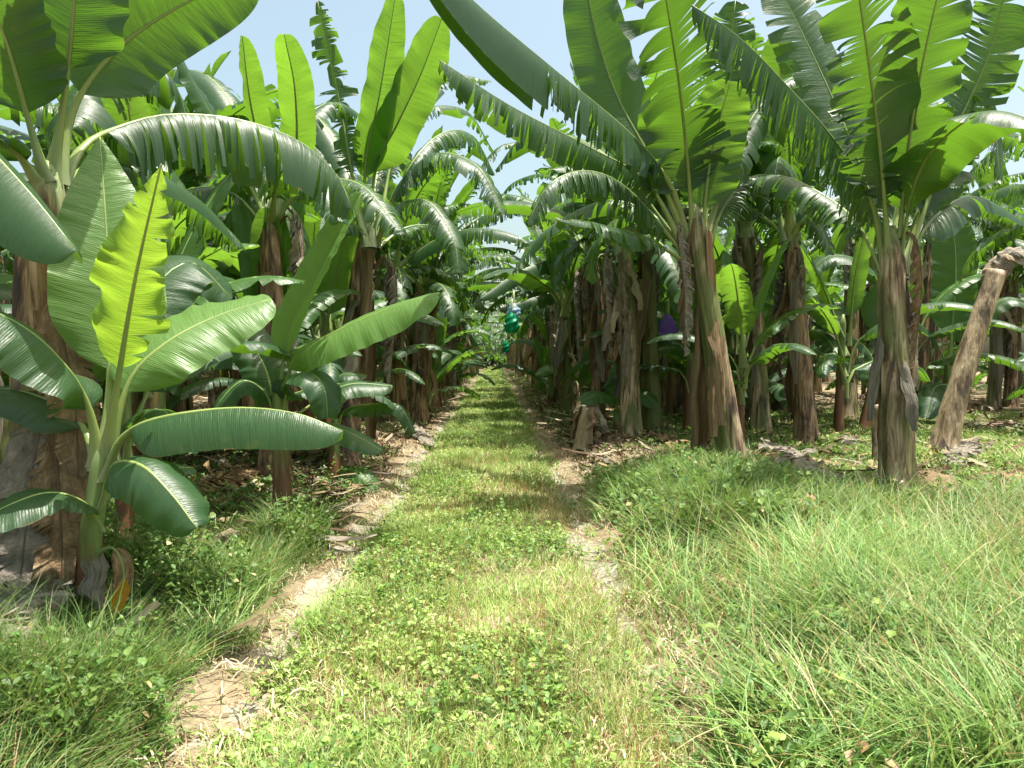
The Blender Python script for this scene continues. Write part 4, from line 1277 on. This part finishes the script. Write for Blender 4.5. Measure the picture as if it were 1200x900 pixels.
def leaflets(x, y, hmin, hmax, size, pal, seed, straw=.02):
    """small round-leaved weeds: each leaf a folded rhomb of two faces on an unseen short stalk"""
    rs = np.random.RandomState(seed)
    n = len(x)
    m = max(1, n // 9)
    ci = rs.randint(0, m, n)                      # every leaf belongs to one of m little plants
    az = rs.rand(n) * 6.2832
    hfrac = rs.rand(n)
    spread = size * (.5 + 1.3 * rs.rand(n)) * (1.2 - .7 * hfrac)
    x = x[ci] + np.cos(az) * spread; y = y[ci] + np.sin(az) * spread
    z = gz(x, y) + hmin + (hmax - hmin) * hfrac * (.35 + .65 * rs.rand(m))[ci]
    tl = rs.randn(n) * .45 - .1 + .5 * hfrac; rl = rs.randn(n) * .4
    L = size * (.6 + .8 * rs.rand(n)); W = L * (.24 + .22 * rs.rand(n))
    d = np.stack([np.cos(az) * np.cos(tl), np.sin(az) * np.cos(tl), np.sin(tl)], 1)
    s = np.stack([-np.sin(az) * np.cos(rl), np.cos(az) * np.cos(rl), np.sin(rl)], 1)
    c0 = np.stack([x, y, z], 1)
    V = np.zeros((n, 6, 3), np.float32)
    up = np.array([0, 0, 1.])
    V[:, 0] = c0 - d * L[:, None] * .5
    V[:, 1] = c0 - d * L[:, None] * .12 + s * W[:, None] + up * L[:, None] * .12
    V[:, 2] = c0 + d * L[:, None] * .25 + s * W[:, None] * .75 + up * L[:, None] * .10
    V[:, 3] = c0 + d * L[:, None] * .5 - up * L[:, None] * .05
    V[:, 4] = c0 + d * L[:, None] * .25 - s * W[:, None] * .75 + up * L[:, None] * .10
    V[:, 5] = c0 - d * L[:, None] * .12 - s * W[:, None] + up * L[:, None] * .12
    b = (np.arange(n) * 6)[:, None]
    F = np.vstack([np.hstack([b, b + 1, b + 2]), np.hstack([b, b + 2, b + 3]), np.hstack([b, b + 3, b + 4]), np.hstack([b, b + 4, b + 5])])
    p = PAL[pal]
    c = p[rs.randint(0, len(p), n)] * (.8 + .45 * rs.rand(n, 1))
    sm = rs.rand(n) < straw
    c[sm] = PAL['straw'][rs.randint(0, 4, sm.sum())]
    return V.reshape(-1, 3), F, np.repeat(c[:, None, :], 6, 1).reshape(-1, 3)


def scatter(n, x0, x1, y0, y1, seed, dens):
    """n candidate points, thinned by a density function and by the distance, kept to what the view could show"""
    rs = np.random.RandomState(seed)
    u = rs.rand(n)
    y = y0 * (y1 / y0) ** u          # even in log distance: fewer per metre far away
    x = x0 + (x1 - x0) * rs.rand(n)
    keep = in_view(x, y) & (rs.rand(n) < dens(x, y))
    return x[keep], y[keep]


def merge(parts):
    Vs, Fs, Cs = [], [], []
    n = 0
    for v, f, c in parts:
        Vs.append(v); Fs.append(f + n); Cs.append(c); n += len(v)
    return np.vstack(Vs), np.vstack(Fs), np.vstack(Cs)


def stuff(name, parts, mat, label=None):
    v, f, c = merge(parts)
    o = link(name, mesh_np(name, v, f, M[mat], col=c, smooth=False))
    tag(o, label, name.replace('_', ' '), kind='stuff')
    return o


def off_rut(x, y, soft=.8):
    a, b_ = rut_mask(x, y)
    return np.where(a | b_, 1 - soft, 1.0)


def path_d(x, y):
    c = np.abs(x + .17)
    return sstep(1.12, .7, c) * off_rut(x, y, .82) * (.35 + .9 * vnoise(x * 2.1, y * 2.1 + 4))


def W(y, w): return w * np.maximum(1, y / 6.0)


parts = []
x, y = scatter(230000, -1.3, 1.0, 2.3, 105, 1, path_d)
hN = .05 + .16 * vnoise(x * 1.9, y * 1.9) ** 1.6
parts.append(blades(x, y, hN * (.6 + .8 * np.random.RandomState(2).rand(len(x))), W(y, .0065), .7, 'fresh', 3, straw=.16, bend=.6))
x, y = scatter(110000, -1.35, 1.05, 2.3, 60, 4, lambda x, y: path_d(x, y) * sstep(.40, .66, vnoise(x * 1.3 + 50, y * 1.3) * .7 + .3 * sstep(.1, -.7, x)) * 1.0)
parts.append(leaflets(x, y, .01, .10, .027, 'fresh', 5))
x, y = scatter(9000, -1.1, .9, 2.3, 40, 6, lambda x, y: path_d(x, y) * sstep(.45, .7, vnoise(x * .9 + 11, y * .9)))
parts.append(blades(x, y, .16 + .10 * np.random.RandomState(7).rand(len(x)), W(y, .004), .35, 'fresh', 8, straw=.7, bend=.3))
x, y = scatter(80000, -1.3, 1.0, 2.3, 60, 61, lambda x, y: path_d(x, y) * sstep(.42, .64, vnoise(x * 1.9 + 31, y * 1.2)) * np.where(y < 4.6, .45, 1))
parts.append(leaflets(x, y, .02, .17, .030, 'weed', 62))
x, y = scatter(32000, -1.3, 1.0, 2.3, 50, 63, lambda x, y: path_d(x, y) * sstep(.42, .66, vnoise(x * 1.9 + 31, y * 1.2)))
parts.append(blades(x, y, .08 + .14 * np.random.RandomState(64).rand(len(x)), W(y, .0065), .5, 'deep', 65, straw=.05, bend=.6))
x, y = scatter(8000, -.9, .8, 2.3, 12, 66, lambda x, y: path_d(x, y) * sstep(.52, .72, vnoise(x * 1.6 + 77, y * 1.1)))
v_, f_, c_ = blades(x, y, .12 + .12 * np.random.RandomState(67).rand(len(x)), W(y, .0035), .3, 'straw', 68, straw=0, bend=.25)
parts.append((v_, f_, c_ * np.array([.85, .64, .55])))
stuff('path_grass', parts, 'grass', 'low bright green grass and clover strip between the wheel tracks')


def right_d(x, y):
    return sstep(.55, 1.75, x + .9 * (vnoise(x * 1.7, y * 1.7) - .5)) * off_rut(x, y, .75)


def open_right(x, y):
    # the tall grass stops where the banana bed's shade begins, and runs on past the last row at the right
    lim = 8.5 - 1.9 * sstep(2.0, 3.0, x) + 1.1 * (vnoise(x * .8, y * .8 + 3) - .5)
    lim = np.where(x > 6.0, 20.0, lim)
    return sstep(lim + .8, lim - .2, y)


parts = []
x, y = scatter(180000, .7, 9.0, 2.3, 20, 11, lambda x, y: right_d(x, y) * open_right(x, y) * (.4 + .7 * vnoise(x * 1.3, y * 1.3)))
rs = np.random.RandomState(12)
clump = sstep(.25, .75, vnoise(x * 1.5 + 3, y * 1.5)) * .6 + .4 * vnoise(x * 4.5, y * 4.5 + 9)
hh = (.06 + .38 * sstep(8.2, 6.2, y + .25 * x) ** .5 * clump ** 1.3 * sstep(.9, 2.2, x + .5) + .05 * sstep(1.2, 2.5, x)) * (.5 + .8 * rs.rand(len(x)))
parts.append(blades(x, y, hh, W(y, .009), .6, 'blue', 13, straw=.045, bend=.75, nseg=4))
x, y = scatter(26000, .8, 7.0, 2.3, 9, 14, lambda x, y: right_d(x, y) * open_right(x, y))
parts.append(blades(x, y, .3 + .28 * np.random.RandomState(15).rand(len(x)), W(y, .009), .6, 'blue', 16, straw=.16, bend=.95, nseg=5))
x, y = scatter(60000, .75, 6.0, 2.3, 9, 17, lambda x, y: right_d(x, y) * open_right(x, y) * sstep(.42, .68, vnoise(x * 1.2 + 30, y * 1.2)))
parts.append(leaflets(x, y, .04, .26, .045, 'weed', 18))
x, y = scatter(10000, .7, 5.0, 2.3, 8, 28, lambda x, y: right_d(x, y) * sstep(2.6, 1.0, x))
parts.append(blades(x, y, .1 + .15 * np.random.RandomState(29).rand(len(x)), W(y, .005), 1.1, 'straw', 30, straw=.9, bend=.9, nseg=4))
x, y = scatter(9000, .8, 7.0, 2.3, 8, 19, lambda x, y: right_d(x, y) * open_right(x, y))
parts.append(blades(x, y, .22 + .3 * np.random.RandomState(20).rand(len(x)), W(y, .015), .7, 'blue', 26, straw=.12, bend=1.1, nseg=5))
x, y = scatter(700, 1.0, 6.0, 2.4, 9, 91, lambda x, y: right_d(x, y) * open_right(x, y))
parts.append(blades(x, y, .45 + .3 * np.random.RandomState(92).rand(len(x)), W(y, .006), .6, 'straw', 93, straw=1, bend=.6, nseg=5))
x, y = scatter(34000, 1.0, 3.0, 5.6, 9.2, 36, lambda x, y: sstep(1.0, 1.5, x) * sstep(3.0, 2.5, x) * sstep(.35, .6, vnoise(x * 1.7 + 5, y * 1.7)) * sstep(9.0, 8.2, y))
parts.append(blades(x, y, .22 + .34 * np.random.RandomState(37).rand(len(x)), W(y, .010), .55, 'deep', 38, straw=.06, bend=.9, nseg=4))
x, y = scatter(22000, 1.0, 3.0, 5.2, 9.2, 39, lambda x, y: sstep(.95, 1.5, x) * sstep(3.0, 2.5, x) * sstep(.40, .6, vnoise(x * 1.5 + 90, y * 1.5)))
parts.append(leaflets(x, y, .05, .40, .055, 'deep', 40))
stuff('tall_grass', parts, 'grass', 'tall tangled green grass with straw stalks covering the right foreground')


def left_d(x, y):
    return sstep(-1.2, -1.6, x + .3 * (vnoise(x * 3, y * 3) - .5)) * off_rut(x, y, .9)


parts = []
x, y = scatter(150000, -4.5, -1.0, 2.3, 8.5, 21, lambda x, y: left_d(x, y) * sstep(7.5, 5.2, y) * (.3 + .9 * vnoise(x * 1.3, y * 1.3)))
rs = np.random.RandomState(22)
hh = (.13 + .36 * sstep(.3, .8, vnoise(x * 1.3 + 3, y * 1.3)) * sstep(-1.2, -1.7, x)) * (.5 + .8 * rs.rand(len(x)))
hh = hh * np.where(np.hypot(x + 2.3, (y - 3.9)) < .75, .4, 1)
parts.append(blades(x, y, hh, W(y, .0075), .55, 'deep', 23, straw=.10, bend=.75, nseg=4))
x, y = scatter(70000, -3.6, -1.1, 2.6, 9, 24, lambda x, y: left_d(x, y) * sstep(.45, .7, vnoise(x * 1.3 + 70, y * 1.3)) * sstep(9, 6, y) * (np.hypot(x + 2.3, y - 3.9) > .6))
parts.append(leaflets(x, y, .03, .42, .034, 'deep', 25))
x, y = scatter(34000, -4.0, -1.15, 2.2, 5.2, 95, lambda x, y: left_d(x, y) * (.3 + .9 * vnoise(x * 1.7 + 8, y * 1.7)))
hh = (.12 + .32 * np.random.RandomState(96).rand(len(x))) * np.where(np.hypot(x + 2.3, y - 3.9) < .75, .5, 1) * sstep(-1.1, -1.6, x) ** .5
parts.append(blades(x, y, hh, W(y, .008), .6, 'blue', 97, straw=.14, bend=.9, nseg=4))
stuff('verge_weeds', parts, 'grass', 'shady tangle of weeds and grass at the foot of the left plants')

# sparse weeds under the bananas along the track
parts = []
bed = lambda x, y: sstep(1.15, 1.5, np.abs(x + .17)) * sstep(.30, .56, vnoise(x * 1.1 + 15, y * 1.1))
x, y = scatter(120000, -7, 9, 6, 70, 31, lambda x, y: bed(x, y) * .8)
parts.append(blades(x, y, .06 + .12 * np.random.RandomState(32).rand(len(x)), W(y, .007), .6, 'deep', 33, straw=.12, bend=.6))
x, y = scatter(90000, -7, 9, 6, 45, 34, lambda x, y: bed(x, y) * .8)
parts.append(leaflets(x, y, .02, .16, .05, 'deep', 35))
rb = lambda x, y: sstep(2.0, 3.0, x) * sstep(.22, .5, vnoise(x * .9 + 44, y * .9)) * sstep(19, 13, y) * np.where(x > 6, 1, .75)
x, y = scatter(90000, 2.0, 13.0, 6.2, 19, 71, rb)
parts.append(blades(x, y, .07 + .13 * np.random.RandomState(72).rand(len(x)), W(y, .007), .6, 'fresh', 73, straw=.16, bend=.7))
x, y = scatter(40000, 2.0, 13.0, 6.2, 19, 74, rb)
parts.append(leaflets(x, y, .02, .16, .045, 'weed', 75))
stuff('undergrowth', parts, 'grass', 'patchy low weeds on the banana beds')

# ---- leaf litter
def litter(x, y, L, w, seed, pal, cs=1.0):
    rs = np.random.RandomState(seed)
    n = len(x)
    z = gz(x, y) + .012
    az = rs.rand(n) * 6.2832
    L = L * (.5 + rs.rand(n)); w = w * (.5 + rs.rand(n))
    m = 8
    V = np.zeros((n, m * 2, 3), np.float32)
    curl = rs.rand(n) * .5 * cs; ph = rs.rand(n) * 6
    bend = rs.randn(n) * .7 * cs
    for i in range(m):
        t = i / (m - 1) - .5
        a = az + bend * t
        cx = x + np.cos(a) * t * L; cy = y + np.sin(a) * t * L
        cz = z + curl * L * .35 * (t * 2) ** 2 + .02 * np.sin(t * 9 + ph) + .02
        tw = np.sin(t * 4 + ph) * .7
        ww = w * (1.15 - 1.6 * t * t)
        sx, sy, sz = -np.sin(a) * np.cos(tw) * ww, np.cos(a) * np.cos(tw) * ww, np.abs(np.sin(tw)) * ww
        V[:, 2 * i] = np.stack([cx - sx, cy - sy, cz], 1)
        V[:, 2 * i + 1] = np.stack([cx + sx, cy + sy, cz + sz], 1)
    b = (np.arange(n) * m * 2)[:, None]
    F = np.vstack([np.hstack([b + 2 * i, b + 2 * i + 1, b + 2 * i + 3, b + 2 * i + 2]) for i in range(m - 1)])
    p = np.array(pal)
    c = p[rs.randint(0, len(p), n)] * (.65 + .6 * rs.rand(n, 1))
    return V.reshape(-1, 3), F, np.repeat(c[:, None, :], m * 2, 1).reshape(-1, 3)


LP = [(.22, .155, .09), (.14, .085, .048), (.30, .245, .17), (.17, .145, .115), (.09, .053, .032), (.24, .18, .10)]
bedl = lambda x, y: sstep(1.1, 1.6, np.abs(x + .17)) * np.where((x > 0) & (y < 7.0), .06, 1) * np.where((x > 2.2) & (y < 13), .45, 1) * np.where((x < 0) & (y < 6.3), .12, 1)
x, y = scatter(8500, -10, 12, 3.5, 60, 41, bedl)
a = litter(x, y, .85, .028, 42, LP, .7)
x, y = scatter(60000, -8, 9, 3.2, 40, 43, bedl)
b2 = litter(x, y, .2, .010, 44, LP)
x, y = scatter(16000, -1.6, 2.2, 2.4, 40, 45, lambda x, y: np.where(np.abs(np.abs(x + .17) - .95) < .42, .8, .1) * (.2 + 1.2 * vnoise(x * 2, y * 2)))
c2 = litter(x, y, .16, .0028, 46, [(.42, .35, .22), (.5, .43, .29), (.30, .22, .13), (.20, .14, .08)], .35)
stuff('leaf_litter', [a, b2, c2], 'litter', 'dry brown leaf litter scattered under the banana rows')


# ---- larger fallen dry fronds: things
def frond(pts, hw, mat, label, seed, **kw):
    b = at(*pts[0]); b[2] = gz(b[0], b[1])
    o = plant('dead_leaf', label, 'dead leaf', b, 'fallen dead banana leaves')
    for i in range(kw.pop('n', 3)):
        rg = random.Random(seed + i)
        pp = []
        for (px, py, d) in pts:
            q = at(px + rg.uniform(-8, 8), py, d + rg.uniform(-.25, .25))
            q[2] = max(float(gz(q[0], q[1])) + .05, q[2]) + rg.uniform(0, .1)
            pp.append(q - b)
        V, F, UV, RV, RF, RUV = leaf_arrays(P=pp, N0=(0, 0, 1), hw=hw * rg.uniform(.7, 1.1), pet=.1, fold=20, droop=60, tear=1.1, hang=.25, tang=35, crumple=kw.get('crumple', .4), seed=seed * 3 + i, nt=60, nl=6, r0=.016)
        q = link('blade', mesh_np('blade', V, F, M[mat], uv=UV), o)
        link('midrib', mesh_np('midrib', RV, RF, M[mat], uv=RUV), q)
    return o


def gpt(px, py):
    return (px, py, gp(px, py)[1])


frond([gpt(905, 528), gpt(925, 548), gpt(950, 562), gpt(985, 572)], .3, 'dry_grey', 'heap of grey and straw dead leaf in front of the slim dark stem', 71)
frond([gpt(870, 535), gpt(905, 545), gpt(945, 548)], .22, 'dry', 'straw coloured dead leaf beside the leaning streaked stem', 75, n=2)
frond([gpt(1040, 578), gpt(1070, 560), gpt(1100, 570), gpt(1120, 590)], .25, 'dry', 'dead tan leaf at the foot of the straight brown stem', 78, n=2)
frond([gpt(1110, 540), gpt(1125, 545), gpt(1132, 525)], .22, 'dry_grey', 'crumpled grey dead leaf at the foot of the leaning cut stem', 81)
frond([gpt(1150, 560), gpt(1180, 566), gpt(1215, 563)], .16, 'dry', 'dead leaf lying on the grass by the right picture edge', 84, n=2)
frond([gpt(300, 545), gpt(345, 540), gpt(400, 530), gpt(450, 520)], .24, 'dry', 'long collapsed brown leaf on the ground behind the second left sucker', 110, n=2)
frond([gpt(760, 515), gpt(800, 522), gpt(845, 520)], .22, 'dry', 'collapsed brown leaf at the foot of the smooth olive stem', 113, n=2)
frond([gpt(985, 520), gpt(1010, 530), gpt(1035, 528)], .2, 'dry_grey', 'grey collapsed leaf between the slim dark stem and the straight brown stem', 116, n=2)
frond([gpt(215, 580), gpt(250, 575), gpt(300, 560)], .26, 'dry', 'curled brown dead leaf heap right of the front sucker', 87, n=4)
frond([gpt(-20, 770), gpt(25, 752), gpt(75, 728)], .22, 'dry_grey', 'big grey dead leaf heap at the lower left picture edge', 90, n=3, crumple=.25)
frond([gpt(700, 470), gpt(690, 478), gpt(672, 486)], .22, 'dry_grey', 'grey dead leaf on the bank above the right wheel track', 95, n=2)
frond([gpt(484, 500), gpt(494, 512), gpt(506, 528)], .18, 'dry_grey', 'pale dead leaf below the thick fluted left stem', 98, n=2)
frond([gpt(1150, 470), gpt(1130, 478), gpt(1120, 490)], .25, 'dry', 'dead leaf pile under the far right stems', 101, n=3)
# bare dark stalk sticking out of the grass, front right
pts = [at(1150, 905, 3.0), at(1115, 845, 3.05), at(1078, 782, 3.1)]
b = pts[0].copy(); b[2] = gz(b[0], b[1])
o = plant('dry_stalk', 'bare dark dead stalk poking out of the tall grass at lower right', 'stalk', b)
V, F, UV = stem_arrays([b * 0 + (0, 0, -.02)] + [p - b for p in pts[1:]], .011, .004, n=12, ns=8, seed=3)
link('stem', mesh_np('stem', V, F, M['dry_grey'], uv=UV), o)

# ------------------------------------------------------------------ light, sky, camera
SUN_EL, SUN_AZ = R(79), R(98)     # azimuth measured clockwise from +Y (straight down the track)
w = bpy.data.worlds.new('World'); scn.world = w; w.use_nodes = True
nt_ = w.node_tree
bg = nt_.nodes['Background']
sky = nt_.nodes.new('ShaderNodeTexSky'); sky.sky_type = 'NISHITA'; sky.sun_disc = False
sky.sun_elevation = SUN_EL; sky.sun_rotation = SUN_AZ; sky.dust_density = 5.0; sky.ozone_density = 1.0; sky.air_density = 1.0
tint = nt_.nodes.new('ShaderNodeMix'); tint.data_type = 'RGBA'; tint.blend_type = 'MULTIPLY'; tint.inputs[0].default_value = 1.0
tint.inputs[7].default_value = (1.34, 1.36, 1.12, 1)       # humid, milky tropical air
nt_.links.new(sky.outputs[0], tint.inputs[6]); nt_.links.new(tint.outputs[2], bg.inputs[0]); bg.inputs[1].default_value = .105
sl = bpy.data.lights.new('sun', 'SUN'); sl.energy = 5.0; sl.angle = R(.53); sl.color = (1, .955, .88)
so = bpy.data.objects.new('sun', sl); C.objects.link(so)
dirv = Vector((math.sin(SUN_AZ) * math.cos(SUN_EL), math.cos(SUN_AZ) * math.cos(SUN_EL), math.sin(SUN_EL)))
so.rotation_euler = dirv.to_track_quat('Z', 'Y').to_euler()
so.location = (0, 0, 12)

cd = bpy.data.cameras.new('camera'); cam = bpy.data.objects.new('camera', cd); C.objects.link(cam)
cd.sensor_width = 36; cd.lens = 36 * FPX / 1200; cd.clip_end = 2000; cd.clip_start = .05
cam.location = CAM
cam.matrix_world = Matrix(((rgt[0], upv[0], -fwd[0], CAM[0]), (rgt[1], upv[1], -fwd[1], CAM[1]), (rgt[2], upv[2], -fwd[2], CAM[2]), (0, 0, 0, 1)))
scn.camera = cam
scn.view_settings.view_transform = 'Standard'; scn.view_settings.look = 'None'
scn.view_settings.exposure = 1.15; scn.view_settings.gamma = 1.0
scn.cycles.max_bounces = 7; scn.cycles.diffuse_bounces = 4; scn.cycles.transmission_bounces = 5; scn.cycles.glossy_bounces = 2
